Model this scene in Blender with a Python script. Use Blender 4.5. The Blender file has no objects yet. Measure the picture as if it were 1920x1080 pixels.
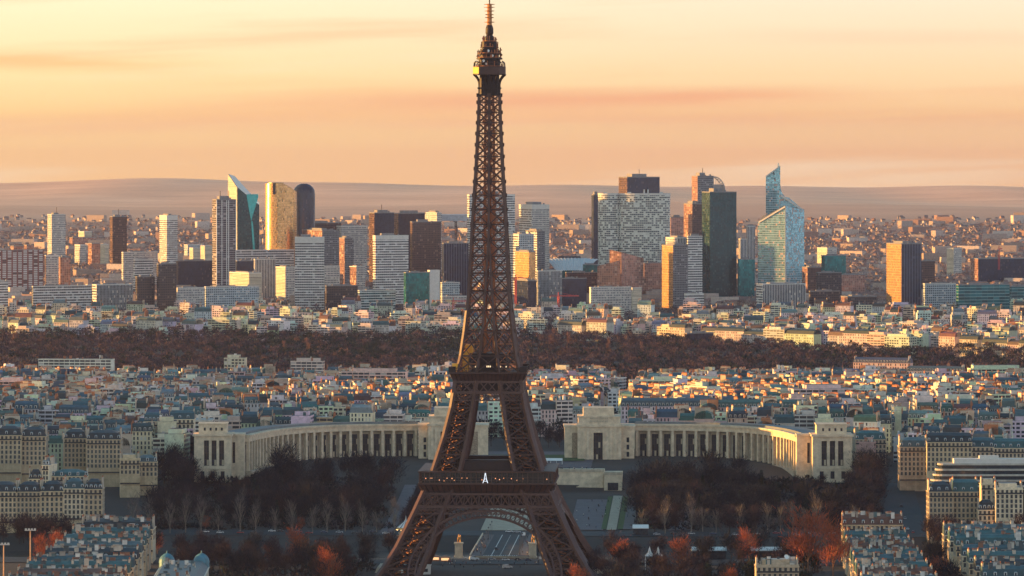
import bpy, math, random
import numpy as np
from mathutils import Vector

# ------------------------------------------------------------------ camera, sky, sun, exposure
S = bpy.context.scene
COL = S.collection
F, H, HOR = 9264.0, 235.0, 281.0          # focal length in 1920-px pixels, eye height, horizon row
cd = bpy.data.cameras.new("Camera")
cam = bpy.data.objects.new("Camera", cd)
COL.objects.link(cam)
cam.location = (0, 0, H)
cam.rotation_euler = (math.radians(90), 0, 0)
cd.sensor_width = 36.0
cd.lens = 36.0 * F / 1920.0
cd.shift_y = -(540.0 - HOR) / 1920.0
cd.clip_start = 10
cd.clip_end = 60000
S.camera = cam

SUN_EL, SUN_AZ = 3.6, -80.0               # degrees; azimuth measured clockwise from the view direction
sd = bpy.data.lights.new("Sun", 'SUN')
sun = bpy.data.objects.new("Sun", sd)
COL.objects.link(sun)
sd.energy = 5.0
sd.angle = math.radians(0.5)
sd.color = (1.0, 0.50, 0.13)
_e, _a = math.radians(SUN_EL), math.radians(SUN_AZ)
sundir = Vector((math.sin(_a) * math.cos(_e), math.cos(_a) * math.cos(_e), math.sin(_e)))
sun.rotation_euler = sundir.to_track_quat('Z', 'Y').to_euler()
sun.location = (-600, 800, 600)

vs = S.view_settings
vs.view_transform = 'Standard'
vs.look = 'None'
vs.exposure = 1.38
vs.gamma = 1.0
S.render.engine = 'CYCLES'
S.cycles.use_denoising = True
S.cycles.max_bounces = 5
S.cycles.diffuse_bounces = 2
S.cycles.glossy_bounces = 2
S.cycles.transmission_bounces = 2
S.cycles.volume_bounces = 0
S.cycles.use_adaptive_sampling = True
S.cycles.adaptive_threshold = 0.01


class NT:
    """small helper round a node tree"""
    def __init__(s, tree):
        s.t = tree

    def n(s, kind, **kw):
        nd = s.t.nodes.new(kind)
        for k, v in kw.items():
            setattr(nd, k, v)
        return nd

    def put(s, sock, v):
        if hasattr(v, 'is_output'):
            s.t.links.new(v, sock)
        elif isinstance(v, (tuple, list)) and len(v) == 3 and sock.type == 'RGBA':
            sock.default_value = (*v, 1)
        else:
            sock.default_value = v

    def m(s, op, a, b=None, c=None):
        nd = s.n('ShaderNodeMath', operation=op)
        for i, v in enumerate((a, b, c)):
            if v is not None:
                s.put(nd.inputs[i], v)
        return nd.outputs[0]

    def mix(s, f, a, b, blend='MIX'):
        nd = s.n('ShaderNodeMix', data_type='RGBA', blend_type=blend)
        s.put(nd.inputs[0], f)
        s.put(nd.inputs[6], a)
        s.put(nd.inputs[7], b)
        return nd.outputs[2]

    def mixf(s, f, a, b):
        nd = s.n('ShaderNodeMix', data_type='FLOAT')
        s.put(nd.inputs[0], f)
        s.put(nd.inputs[2], a)
        s.put(nd.inputs[3], b)
        return nd.outputs[0]

    def rng(s, v, a, b, c=0.0, d=1.0, smooth=True):
        nd = s.n('ShaderNodeMapRange', interpolation_type='SMOOTHSTEP' if smooth else 'LINEAR')
        for i, x in enumerate((v, a, b, c, d)):
            s.put(nd.inputs[i], x)
        return nd.outputs[0]

    def ramp(s, f, stops):
        nd = s.n('ShaderNodeValToRGB')
        cr = nd.color_ramp
        while len(cr.elements) < len(stops):
            cr.elements.new(0.5)
        for e, (p, c) in zip(cr.elements, stops):
            e.position = p
            e.color = (*c, 1)
        s.put(nd.inputs[0], f)
        return nd.outputs[0]

    def noise(s, vec, scale, detail=3, rough=0.5):
        nd = s.n('ShaderNodeTexNoise')
        if vec is not None:
            s.put(nd.inputs['Vector'], vec)
        nd.inputs['Scale'].default_value = scale
        nd.inputs['Detail'].default_value = detail
        nd.inputs['Roughness'].default_value = rough
        return nd.outputs[0]


# evening sky: physical sky plus the warm horizon band, banded cloud veils
W = bpy.data.worlds.new("World")
S.world = W
W.use_nodes = True
w = NT(W.node_tree)
bg = W.node_tree.nodes['Background']
sky = w.n('ShaderNodeTexSky', sky_type='NISHITA')
sky.sun_disc = False
sky.sun_elevation = math.radians(SUN_EL)
sky.sun_rotation = math.radians(SUN_AZ)
sky.altitude = 200
sky.dust_density = 3.0
tc = w.n('ShaderNodeTexCoord')
sp = w.n('ShaderNodeSeparateXYZ')
w.put(sp.inputs[0], tc.outputs['Generated'])
dx, dy, dz = sp.outputs
el = w.m('SQRT', w.m('MAXIMUM', dz, 0.0))
warm = w.ramp(el, [(0.0, (0.366, 0.200, 0.098)), (0.085, (0.388, 0.232, 0.108)), (0.125, (0.397, 0.280, 0.160)), (0.175, (0.395, 0.322, 0.238)),
                   (0.34, (0.26, 0.25, 0.26)), (0.58, (0.065, 0.145, 0.22)), (1.0, (0.018, 0.08, 0.145))])
cool = w.ramp(el, [(0.0, (0.47, 0.455, 0.46)), (0.175, (0.52, 0.51, 0.53)), (0.34, (0.48, 0.48, 0.51)), (0.58, (0.25, 0.285, 0.335)), (0.78, (0.045, 0.115, 0.18)), (1.0, (0.016, 0.07, 0.13))])
tow = w.m('SUBTRACT', w.m('MULTIPLY', dy, 0.6), w.m('MULTIPLY', dx, 0.8))
grad = w.mix(w.rng(tow, -0.35, 0.40), cool, warm)
left = w.rng(dx, 0.08, -0.13)
grad = w.mix(w.m('MULTIPLY', left, 0.8), grad, w.mix(1.0, grad, (1.08, 1.16, 1.0), 'MULTIPLY'))
cmb = w.n('ShaderNodeCombineXYZ')
w.put(cmb.inputs[0], w.m('MULTIPLY', dx, 7.0))
w.put(cmb.inputs[1], w.m('MULTIPLY', dy, 2.0))
w.put(cmb.inputs[2], w.m('ADD', w.m('MULTIPLY', dz, 150.0), w.m('MULTIPLY', dx, -5.0)))
veil = w.noise(cmb.outputs[0], 0.8, 5, 0.55)
low = w.rng(dz, 0.10, 0.03)
grad = w.mix(w.m('MULTIPLY', w.m('MULTIPLY', w.rng(veil, 0.52, 0.74), low), 0.42), grad, (0.377, 0.177, 0.092))
grad = w.mix(w.m('MULTIPLY', w.m('MULTIPLY', w.rng(veil, 0.46, 0.28), low), 0.4), grad, (0.408, 0.339, 0.239))
brk = w.rng(w.noise(cmb.outputs[0], 2.3, 5, 0.6), 0.25, 0.6)
for zc, sl, th, x0, x1, x2, x3, st, colr in ((0.0101, 0.016, 0.0032, -0.06, 0.005, 0.035, 0.085, 0.85, (0.362, 0.166, 0.089)), (0.0150, -0.030, 0.0034, -0.16, -0.125, -0.095, -0.045, 0.7, (0.400, 0.208, 0.085)),
                                             (0.0062, 0.004, 0.0034, -0.01, 0.05, 0.12, 0.2, 0.4, (0.354, 0.169, 0.092)), (0.0235, -0.010, 0.0024, 0.03, 0.07, 0.1, 0.15, 0.35, (0.385, 0.231, 0.154)),
                                             (0.0125, -0.01, 0.0026, -0.09, -0.06, -0.03, 0.0, 0.4, (0.400, 0.231, 0.108))):
    dd = w.m('ABSOLUTE', w.m('SUBTRACT', dz, w.m('MULTIPLY_ADD', dx, sl, zc)))
    f = w.m('MULTIPLY', w.rng(dd, th, 0.0), w.m('MULTIPLY', w.rng(dx, x0, x1), w.rng(dx, x3, x2)))
    grad = w.mix(w.m('MULTIPLY', w.m('MULTIPLY', f, brk), st), grad, colr)
tot = w.mix(1.0, w.mix(1.0, sky.outputs[0], (0.038, 0.038, 0.038), 'MULTIPLY'), grad, 'ADD')
w.put(bg.inputs[0], tot)
bg.inputs[1].default_value = 1.0


# ------------------------------------------------------------------ helpers
def px(x, y, Y):
    """the point at depth Y seen at column x, row y of the photograph"""
    return ((x - 960) * Y / F, Y, H - (y - HOR) * Y / F)


def pX(x, Y):
    return (x - 960) * Y / F


TP = [(0, 0), (2400, 0), (3000, 1), (3120, 4), (3200, 9), (3270, 14), (3340, 20), (3420, 22), (3600, 25), (4000, 17), (4500, 4),
      (4900, -6), (5300, -5), (6300, 1), (6900, 2), (7200, 4), (8000, 14), (9000, 18), (10000, 30), (11500, 48), (13000, 72),
      (14500, 70), (16000, 84), (18000, 99), (19000, 100), (21500, 60), (26000, 40)]
TPY, TPZ = [p[0] for p in TP], [p[1] for p in TP]


def gz(X, Y):
    z = float(np.interp(Y, TPY, TPZ))
    if 3080 < Y < 3292 and abs(X - 34) < 86:          # the sunken fountain garden on the axis
        z = min(z, 3 + (Y - 3080) / 212 * 6)
    if X < -330 and 2950 < Y < 3700:             # the hill west of the palace, unseen, raised to shade the garden
        z += float(np.interp(-X, [330, 420, 700, 1000], [0, 13, 20, 22])) * float(np.interp(Y, [2950, 3060, 3560, 3700], [0, 1, 1, 0]))
    if Y > 14000:
        k2 = min(1, (Y - 14000) / 3000)
        z += k2 * (17 * math.exp(-((X + 1150) / 1000) ** 2) - 12 + 5 * math.sin(X * .0033 + .7) + 3 * math.sin(X * .0081))
    if Y > 9000:
        k = min(1, (Y - 9000) / 7000)
        z += k * (9 * math.sin(X * 0.0021 + Y * 0.0009) + 12 * math.sin(X * 0.00085 + 1.3) - 6 * X / 1500)
    return z


class MB:
    def __init__(s):
        s.v, s.f, s.mi, s.c, s.uv = [], [], [], [], []
        s.T = None

    def at(s, x=0, y=0, z=0, r=0):
        s.T = (x, y, z, math.cos(r), math.sin(r))
        return s

    def add(s, pts, m=0, col=(1, 1, 1), uv=None):
        b = len(s.v)
        if s.T:
            x0, y0, z0, c, n = s.T
            pts = [(x0 + c * p[0] - n * p[1], y0 + n * p[0] + c * p[1], z0 + p[2]) for p in pts]
        s.v.extend(pts)
        s.f.append(tuple(range(b, b + len(pts))))
        s.mi.append(m)
        s.c.append(col)
        s.uv.append(uv or [(0, 0)] * len(pts))

    def prism(s, pts, z0, z1, m=0, mt=None, col=(1, 1, 1), ct=None, top=True, bot=False, pts1=None, v0=0.0):
        """footprint pts counter-clockwise; pts1 the top outline when it differs; z1 may be a list per vertex"""
        p1 = pts1 or pts
        n = len(pts)
        zz = z1 if isinstance(z1, (list, tuple)) else [z1] * n
        u = 0.0
        for i in range(n):
            j = (i + 1) % n
            L = math.hypot(pts[j][0] - pts[i][0], pts[j][1] - pts[i][1])
            s.add([(*pts[i], z0), (*pts[j], z0), (*p1[j], zz[j]), (*p1[i], zz[i])], m, col,
                  [(u, v0), (u + L, v0), (u + L, v0 + zz[j] - z0), (u, v0 + zz[i] - z0)])
            u += L
        if top:
            s.add([(*p1[i], zz[i]) for i in range(n)], m if mt is None else mt, ct or col)
        if bot:
            s.add([(*pts[i], z0) for i in reversed(range(n))], m if mt is None else mt, ct or col)

    def box(s, x0, x1, y0, y1, z0, z1, m=0, mt=None, col=(1, 1, 1), ct=None, bot=False):
        s.prism([(x0, y0), (x1, y0), (x1, y1), (x0, y1)], z0, z1, m, mt, col, ct, True, bot)

    def beam(s, p, q, w=0.5, h=None, m=0, col=(1, 1, 1), cap=False):
        p, q = Vector(p), Vector(q)
        d = q - p
        if d.length < 1e-6:
            return
        d.normalize()
        a = d.cross(Vector((0, 0, 1))) if abs(d.z) < 0.99 else d.cross(Vector((0, 1, 0)))
        a.normalize()
        b = d.cross(a)
        a, b = a * (w / 2), b * ((h or w) / 2)
        c = [a + b, b - a, -a - b, a - b]
        for i in range(4):
            k, l = c[i], c[(i + 1) % 4]
            s.add([tuple(p + l), tuple(p + k), tuple(q + k), tuple(q + l)], m, col)
        if cap:
            s.add([tuple(p + k) for k in c], m, col)
            s.add([tuple(q + k) for k in reversed(c)], m, col)

    def taper(s, p, q, r0, r1, n=5, m=0, col=(1, 1, 1)):
        p, q = Vector(p), Vector(q)
        d = (q - p).normalized()
        a = d.cross(Vector((0.3, 0.2, 1)) if abs(d.z) < 0.9 else Vector((1, 0, 0))).normalized()
        b = d.cross(a)
        e = [a * math.cos(t * 2 * math.pi / n) + b * math.sin(t * 2 * math.pi / n) for t in range(n)]
        for i in range(n):
            k, l = e[i], e[(i + 1) % n]
            s.add([tuple(p + k * r0), tuple(p + l * r0), tuple(q + l * r1), tuple(q + k * r1)], m, col)

    def lathe(s, prof, n=12, cx=0, cy=0, m=0, col=(1, 1, 1), a0=0.0, alt=None):
        R = [[(cx + r * math.cos(a0 + 2 * math.pi * k / n), cy + r * math.sin(a0 + 2 * math.pi * k / n), z) for k in range(n)] for r, z in prof]
        for i in range(len(prof) - 1):
            for k in range(n):
                l = (k + 1) % n
                q = [R[i][k], R[i][l], R[i + 1][l], R[i + 1][k]]
                if prof[i + 1][0] < 1e-4:
                    q = q[:3]
                s.add(q, alt if (alt is not None and k % 2) else m, col)

    def next(s):
        return s

    def build(s, name, mats, parent=None, smooth=False):
        me = bpy.data.meshes.new(name)
        me.from_pydata(s.v, [], s.f)
        for mm in (mats if isinstance(mats, (list, tuple)) else [mats]):
            me.materials.append(mm)
        me.polygons.foreach_set('material_index', s.mi)
        ca = me.attributes.new('tint', 'FLOAT_COLOR', 'FACE')
        ca.data.foreach_set('color', np.hstack([np.array(s.c, dtype=np.float32), np.ones((len(s.c), 1), np.float32)]).ravel())
        uvl = me.uv_layers.new(name='UVMap')
        uvl.data.foreach_set('uv', np.array([q for f in s.uv for q in f], dtype=np.float32).ravel())
        if smooth:
            me.polygons.foreach_set('use_smooth', [True] * len(s.f))
        me.update()
        o = bpy.data.objects.new(name, me)
        COL.objects.link(o)
        o.parent = parent
        return o


class Many:
    """collects separate pieces, each built as a mesh of its own"""
    def __init__(s):
        s.l = []

    def next(s):
        s.l.append(MB())
        return s.l[-1]

    def build(s, name, mats, parent):
        for q in s.l:
            if q.f:
                q.build(name, mats, parent)


def empty(name, loc, rz=0.0, parent=None):
    o = bpy.data.objects.new(name, None)
    COL.objects.link(o)
    o.location = loc
    o.rotation_euler = (0, 0, rz)
    o.empty_display_size = 2
    o.parent = parent
    return o


def tag(o, label, cat, group=None):
    o['label'] = label
    o['category'] = cat
    if group:
        o['group'] = group
    return o


def kind(o, k):
    o['kind'] = k
    return o


def copy_tree(o, parent=None):
    c = o.copy()
    COL.objects.link(c)
    c.parent = parent
    for ch in list(o.children):
        copy_tree(ch, c)
    return c


# ------------------------------------------------------------------ materials
MATS = {}


def mat(name, col=None, rough=0.8, metal=0.0, var=0.25, scale=0.25, spec=0.4, emit=None, es=0.0):
    """plain weathered surface; col None reads the mesh's own per-face colour"""
    if name in MATS:
        return MATS[name]
    m = bpy.data.materials.new(name)
    m.use_nodes = True
    t = NT(m.node_tree)
    p = m.node_tree.nodes['Principled BSDF']
    if col is None:
        a = t.n('ShaderNodeAttribute', attribute_name='tint')
        base = a.outputs['Color']
    else:
        base = (*col, 1)
    g = t.n('ShaderNodeNewGeometry')
    nz = t.noise(g.outputs['Position'], scale, 4, 0.65)
    k = t.rng(nz, 0.3, 0.7, 1 - var, 1 + var, False)
    c = t.mix(1.0, base, t.ramp(0.5, [(0, (1, 1, 1))]), 'MULTIPLY') if False else base
    hsv = t.n('ShaderNodeHueSaturation')
    t.put(hsv.inputs['Color'], c)
    t.put(hsv.inputs['Value'], k)
    t.put(p.inputs['Base Color'], hsv.outputs[0])
    p.inputs['Roughness'].default_value = rough
    p.inputs['Metallic'].default_value = metal
    p.inputs['Specular IOR Level'].default_value = spec
    if emit:
        p.inputs['Emission Color'].default_value = (*emit, 1)
        p.inputs['Emission Strength'].default_value = es
    MATS[name] = m
    return m


def facade(name, floor=3.3, bay=3.0, wy=(0.3, 0.85), wx=(0.2, 0.8), glass=(0.03, 0.05, 0.07), wall=None, blind=0.15, blindcol=(0.5, 0.45, 0.38),
           grough=0.12, gmetal=0.0, wrough=0.8, wmetal=0.0, rnd=0.5, wob=0.0):
    """wall with a window grid in metres along its UVs"""
    if name in MATS:
        return MATS[name]
    m = bpy.data.materials.new(name)
    m.use_nodes = True
    t = NT(m.node_tree)
    p = m.node_tree.nodes['Principled BSDF']
    uv = t.n('ShaderNodeUVMap')
    sp = t.n('ShaderNodeSeparateXYZ')
    t.put(sp.inputs[0], uv.outputs[0])
    su = t.m('DIVIDE', sp.outputs[0], bay)
    sv = t.m('DIVIDE', sp.outputs[1], floor)
    fu, fv = t.m('FRACT', su), t.m('FRACT', sv)
    cell = t.n('ShaderNodeCombineXYZ')
    t.put(cell.inputs[0], t.m('FLOOR', su))
    t.put(cell.inputs[1], t.m('FLOOR', sv))
    wn = t.n('ShaderNodeTexWhiteNoise', noise_dimensions='2D')
    t.put(wn.inputs['Vector'], cell.outputs[0])
    r = wn.outputs['Value']
    mask = t.m('MULTIPLY', t.m('MULTIPLY', t.m('GREATER_THAN', fu, wx[0]), t.m('LESS_THAN', fu, wx[1])),
               t.m('MULTIPLY', t.m('GREATER_THAN', fv, wy[0]), t.m('LESS_THAN', fv, wy[1])))
    if wob:                                    # openings left out at random
        mask = t.m('MULTIPLY', mask, t.m('GREATER_THAN', t.m('FRACT', t.m('MULTIPLY', r, 7.31)), wob))
    bl = t.m('MULTIPLY', mask, t.m('GREATER_THAN', r, 1 - blind))
    if wall is None:
        base = t.n('ShaderNodeAttribute', attribute_name='tint').outputs['Color']
    else:
        base = (*wall, 1)
    g = t.n('ShaderNodeNewGeometry')
    nz = t.noise(g.outputs['Position'], 0.12, 4, 0.6)
    hs = t.n('ShaderNodeHueSaturation')
    t.put(hs.inputs['Color'], base)
    t.put(hs.inputs['Value'], t.rng(nz, 0.3, 0.7, 0.82, 1.15, False))
    gh = t.n('ShaderNodeHueSaturation')
    gh.inputs['Color'].default_value = (*glass, 1)
    t.put(gh.inputs['Value'], t.mixf(r, 1 - rnd, 1 + rnd))
    c = t.mix(mask, hs.outputs[0], gh.outputs[0])
    c = t.mix(bl, c, (*blindcol, 1))
    gl = t.m('MULTIPLY', mask, t.m('SUBTRACT', 1.0, bl))
    t.put(p.inputs['Base Color'], c)
    t.put(p.inputs['Roughness'], t.mixf(gl, wrough, grough))
    t.put(p.inputs['Metallic'], t.mixf(gl, wmetal, gmetal))
    p.inputs['Specular IOR Level'].default_value = 0.35
    MATS[name] = m
    return m


WALL = mat('weathered_render', None, 0.85, var=0.22, scale=0.3)
ZINC = mat('zinc_roof', None, 0.55, 0.1, var=0.3, scale=0.35)
FLAT = mat('gravel_roof', None, 0.95, var=0.3, scale=0.5)
POTS = mat('terracotta_pots', (0.36, 0.13, 0.06), 0.85)
GLASS = mat('window_glass', (0.025, 0.035, 0.045), 0.1, var=0.5, scale=0.8, spec=0.7)
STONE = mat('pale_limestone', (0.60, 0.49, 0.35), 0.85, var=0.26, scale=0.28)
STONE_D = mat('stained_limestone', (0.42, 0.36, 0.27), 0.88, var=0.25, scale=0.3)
DARKMETAL = mat('dark_metal', (0.03, 0.03, 0.035), 0.5, 0.3)
WHITE = mat('white_paint', (0.78, 0.77, 0.74), 0.6, var=0.08)
HOUSE = facade('tall_shuttered_windows', 3.1, 2.5, (0.14, 0.82), (0.28, 0.70), (0.04, 0.05, 0.06), None, 0.22, (0.55, 0.52, 0.46), 0.15)
BLOCK = facade('wide_modern_windows', 2.9, 3.6, (0.30, 0.84), (0.12, 0.80), (0.035, 0.045, 0.06), None, 0.2, (0.6, 0.55, 0.48), 0.15)
BALC = facade('continuous_balcony_bands', 2.9, 5.2, (0.36, 0.95), (0.05, 0.95), (0.045, 0.045, 0.05), None, 0.12, (0.45, 0.4, 0.36), 0.3)

WALLC = [(0.58, 0.51, 0.40), (0.64, 0.60, 0.52), (0.70, 0.65, 0.56), (0.50, 0.43, 0.34), (0.60, 0.53, 0.45), (0.74, 0.69, 0.60), (0.46, 0.41, 0.36), (0.55, 0.38, 0.28)]
WALLN = ['cream', 'pale stone', 'white', 'tan', 'beige', 'bright white', 'grey stone', 'brick-toned']
ROOFC = [(0.036, 0.075, 0.085), (0.06, 0.09, 0.095), (0.02, 0.03, 0.036), (0.13, 0.165, 0.17), (0.035, 0.088, 0.09), (0.11, 0.05, 0.034), (0.03, 0.038, 0.044)]
ROOFN = ['blue-grey', 'mid-grey', 'dark slate', 'pale zinc', 'teal-grey', 'brown tiled', 'charcoal']
# ------------------------------------------------------------------ ground, river, roads, haze
ROT = math.radians(-2.3)                   # the tower and the palace share one axis
TX, TY = -12.3, 2700.0


def A(s, t):
    """metres to the right of / beyond the tower, along its own axis -> world X, Y"""
    return (TX + s * math.cos(ROT) - t * math.sin(ROT), TY + s * math.sin(ROT) + t * math.cos(ROT))


def ground_material():
    m = bpy.data.materials.new('city_ground')
    m.use_nodes = True
    t = NT(m.node_tree)
    p = m.node_tree.nodes['Principled BSDF']
    g = t.n('ShaderNodeNewGeometry')
    sp = t.n('ShaderNodeSeparateXYZ')
    t.put(sp.inputs[0], g.outputs['Position'])
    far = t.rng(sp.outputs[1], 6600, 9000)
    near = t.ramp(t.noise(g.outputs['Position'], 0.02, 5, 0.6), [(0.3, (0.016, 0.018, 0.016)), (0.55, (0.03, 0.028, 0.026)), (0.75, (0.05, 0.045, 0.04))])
    woods = t.ramp(t.noise(g.outputs['Position'], 0.003, 8, 0.7), [(0.35, (0.19, 0.115, 0.092)), (0.52, (0.26, 0.165, 0.13)), (0.68, (0.33, 0.21, 0.165))])  # far ground kept pale and pinkish, with haze painted in
    hills = t.ramp(t.noise(g.outputs['Position'], 0.002, 8, 0.65), [(0.30, (0.66, 0.34, 0.20)), (0.5, (0.78, 0.43, 0.26)), (0.68, (0.88, 0.52, 0.33))])  # peach hill tones with the distant haze painted into the colour
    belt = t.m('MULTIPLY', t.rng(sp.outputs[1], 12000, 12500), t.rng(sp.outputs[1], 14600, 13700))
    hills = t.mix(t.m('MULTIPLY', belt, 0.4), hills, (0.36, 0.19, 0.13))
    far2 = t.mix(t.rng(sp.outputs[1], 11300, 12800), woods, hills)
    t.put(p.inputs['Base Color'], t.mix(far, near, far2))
    p.inputs['Roughness'].default_value = 0.95
    return m


def make_ground():
    ys = list(np.concatenate([np.arange(300, 2400, 150), np.arange(2400, 3700, 20), np.arange(3700, 5400, 60), np.arange(5400, 9000, 120), np.arange(9000, 26001, 200)]))
    mb = MB()
    nx = 150
    rows = []
    for Y in ys:
        hw = 900 + 0.16 * Y
        rows.append([(-hw + 2 * hw * i / nx, Y, gz(-hw + 2 * hw * i / nx, Y) - (7.0 if 2840 <= Y <= 2970 else 0)) for i in range(nx + 1)])
    V = [p for r in rows for p in r]
    Fc = []
    for j in range(len(ys) - 1):
        for i in range(nx):
            a = j * (nx + 1) + i
            Fc.append((a, a + 1, a + nx + 2, a + nx + 1))
    me = bpy.data.meshes.new('ground')
    me.from_pydata(V, [], Fc)
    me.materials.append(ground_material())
    me.polygons.foreach_set('use_smooth', [True] * len(Fc))
    o = bpy.data.objects.new('ground', me)
    COL.objects.link(o)
    kind(o, 'structure')


make_ground()
ASPH = mat('asphalt', (0.013, 0.026, 0.033), 0.8, var=0.2, scale=0.1)
PAVE = mat('pale_paving', (0.11, 0.10, 0.10), 0.85, var=0.2, scale=0.2)
PLAZA = mat('plaza_paving', (0.10, 0.09, 0.10), 0.85, var=0.2, scale=0.2)
SAND = mat('sandy_path', (0.36, 0.30, 0.22), 0.9, var=0.15)
GRASS = mat('mown_grass', (0.045, 0.085, 0.025), 0.95, var=0.3, scale=0.5)
LINE = mat('road_paint', (0.55, 0.55, 0.52), 0.7, var=0.1)
WATER = mat('river_water', (0.02, 0.035, 0.035), 0.12, var=0.2, scale=0.05, spec=0.6)


def sheet(name, pts, z, m, k='structure'):
    mb = MB()
    if z is None:                          # follow the ground in steps along its length (pts: left side then right side)
        L, R = pts
        for i in range(len(L) - 1):
            mb.add([(*L[i], gz(*L[i]) + 0.35), (*R[i], gz(*R[i]) + 0.35), (*R[i + 1], gz(*R[i + 1]) + 0.35), (*L[i + 1], gz(*L[i + 1]) + 0.35)])
    else:
        mb.add([(*p, z) for p in pts])
    return kind(mb.build(name, m), k)


def strip(name, s0, s1, t0, t1, m, step=12, lift=0.0):
    n = max(1, int(abs(t1 - t0) / step))
    ts = [t0 + (t1 - t0) * i / n for i in range(n + 1)]
    o = sheet(name, ([A(s0, t) for t in ts], [A(s1, t) for t in ts]), None, m)
    o.location.z = lift
    return o


sheet('river', [(-900, 2838), (900, 2838), (900, 2984), (-900, 2984)], -5.5, WATER)
# bridge
br = empty('road_bridge', (*A(0, 132), 0), ROT)
tag(br, 'stone road bridge seen through the arch of the iron tower', 'bridge')
mb = MB()
mb.box(-17, 17, 0, 156, 1.2, 2.2, bot=True)
for k in range(4):
    mb.box(-16, 16, 30 + k * 31, 34 + k * 31, -7, 1.2)
mb.build('deck', STONE_D, br)
mb = MB()
mb.add([(-10, 0, 2.206), (10, 0, 2.206), (10, 156, 2.206), (-10, 156, 2.206)])
mb.build('carriageway', ASPH, br)
mb = MB()
for x in (-5, 5.0):
    mb.box(x - .22, x + .22, 0, 156, 2.21, 2.22)
for k in range(24):
    mb.box(-.2, .2, k * 6.5, k * 6.5 + 3, 2.21, 2.22)
for k in range(16):
    mb.box(-9.6 + k * 1.25, -8.9 + k * 1.25, 1.5, 4.5, 2.21, 2.22)
mb.build('lane_marking', LINE, br)
for s in (-1, 1):
    mb = MB()
    mb.box(s * 13.5 - 3.5, s * 13.5 + 3.5, 0, 156, 2.2, 2.36)
    mb.build('pavement', PAVE, br)
    mb = MB()
    mb.box(s * 17 - .25, s * 17 + .25, 0, 156, 2.36, 3.4)
    mb.build('parapet', STONE, br)
# quays and roads on both banks
for t0, t1, nm in ((92, 128, 'quay_road'), (292, 322, 'quay_road')):
    o = sheet(nm, ([A(s, t1) for s in range(-330, 331, 22)], [A(s, t0) for s in range(-330, 331, 22)]), None, ASPH)
sheet('tower_forecourt', [A(-70, -60), A(70, -60), A(70, 90), A(-70, 90)], 0.36, PLAZA)
strip('fountain_plaza', 34, 55, 330, 520, PLAZA, 12, .1)
strip('fountain_basin', 57, 63, 330, 545, SAND, 12, .15)
strip('lawn_strip', 63.5, 67, 335, 540, GRASS, 12, .12)
strip('lawn_strip', 53.6, 56.6, 335, 540, GRASS, 12, .12)
strip('garden_path', 67, 74, 335, 545, PAVE, 12, .1)
for k in range(6):
    strip('lawn', 75, 88, 345 + k * 33, 371 + k * 33, GRASS, 9, .12)
strip('garden_path', 95, 110, 330, 560, PLAZA, 12, .06)
strip('garden_path', -81, -73, 300, 560, PLAZA, 12, .06)
strip('fountain_basin', -20, 20, 325, 480, SAND, 12, .1)
sheet('esplanade', ([A(-40, 640), A(-40, 770)], [A(40, 640), A(40, 770)]), None, PLAZA)
strip('lawn', -34, 34, 690, 740, GRASS, 12, .2)
# avenue beyond the palace and the avenue at the right
strip('avenue', 30, 52, 760, 1750, ASPH, 40)
sheet('avenue', ([px(1655, 1000, 2990)[:2], px(1655, 930, 3120)[:2], px(1662, 882, 3265)[:2], px(1668, 800, 3600)[:2]],
                 [px(1742, 1000, 2990)[:2], px(1728, 930, 3120)[:2], px(1712, 882, 3265)[:2], px(1692, 800, 3600)[:2]]), None, ASPH)
sheet('avenue', ([px(205, 985, 2980)[:2], px(198, 940, 3100)[:2]], [px(255, 985, 2980)[:2], px(240, 940, 3100)[:2]]), None, ASPH)

# the evening air
hz = MB()
hz.box(-5600, 5600, -400, 26500, -60, 372, bot=True)
hm = bpy.data.materials.new('evening_haze')
hm.use_nodes = True
hm.node_tree.nodes.remove(hm.node_tree.nodes['Principled BSDF'])
t = NT(hm.node_tree)
pv = t.n('ShaderNodeVolumePrincipled')
pv.inputs['Color'].default_value = (0.56, 0.60, 0.92, 1)
pv.inputs['Density'].default_value = 1.15e-5
pv.inputs['Anisotropy'].default_value = 0.5
hm.node_tree.links.new(pv.outputs[0], hm.node_tree.nodes['Material Output'].inputs['Volume'])
kind(hz.build('haze', hm), 'stuff')
# ------------------------------------------------------------------ the iron tower
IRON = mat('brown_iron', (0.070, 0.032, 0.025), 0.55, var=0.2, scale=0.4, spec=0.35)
IRON_L = mat('lit_brown_iron', (0.090, 0.044, 0.036), 0.5, var=0.2, scale=0.4, spec=0.35)  # same iron paint, lightened to imitate light on chords and belts
IRON_D = mat('dark_and_shaded_iron', (0.026, 0.014, 0.013), 0.6, var=0.25, scale=0.5, spec=0.3)  # same iron paint, darkened to imitate shade inside; serves dark fittings too
SUN_RED = mat('sun_reddened_iron', (0.34, 0.115, 0.045), 0.6, var=0.3, scale=0.6)  # red-brown ironwork, brightened to orange to imitate sun inside the tower
YEL = mat('painted_sun_yellow', (0.85, 0.40, 0.05), 0.6, var=0.15)  # yellow stands in for sunlight on the left faces
OZ = [0, 7, 18, 37.5, 57, 60, 78, 98, 112, 117, 135, 154, 171, 200, 225, 253, 268, 276]
OH = [62.5, 57, 49.5, 39.9, 31.2, 29.9, 24.2, 19.2, 17.8, 15.8, 13.2, 11.1, 10.3, 8.85, 7.3, 5.95, 5.6, 5.6]
IZ = [0, 18, 37.5, 60, 78, 98, 112, 117, 135, 158, 180, 190]
IH = [38.5, 31, 24.6, 14.8, 11, 7.7, 6.2, 5.6, 3.4, 1.9, 0.6, 0]


def oh(z):
    return float(np.interp(z, OZ, OH))


def ih(z):
    return float(np.interp(z, IZ, IH))


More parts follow.
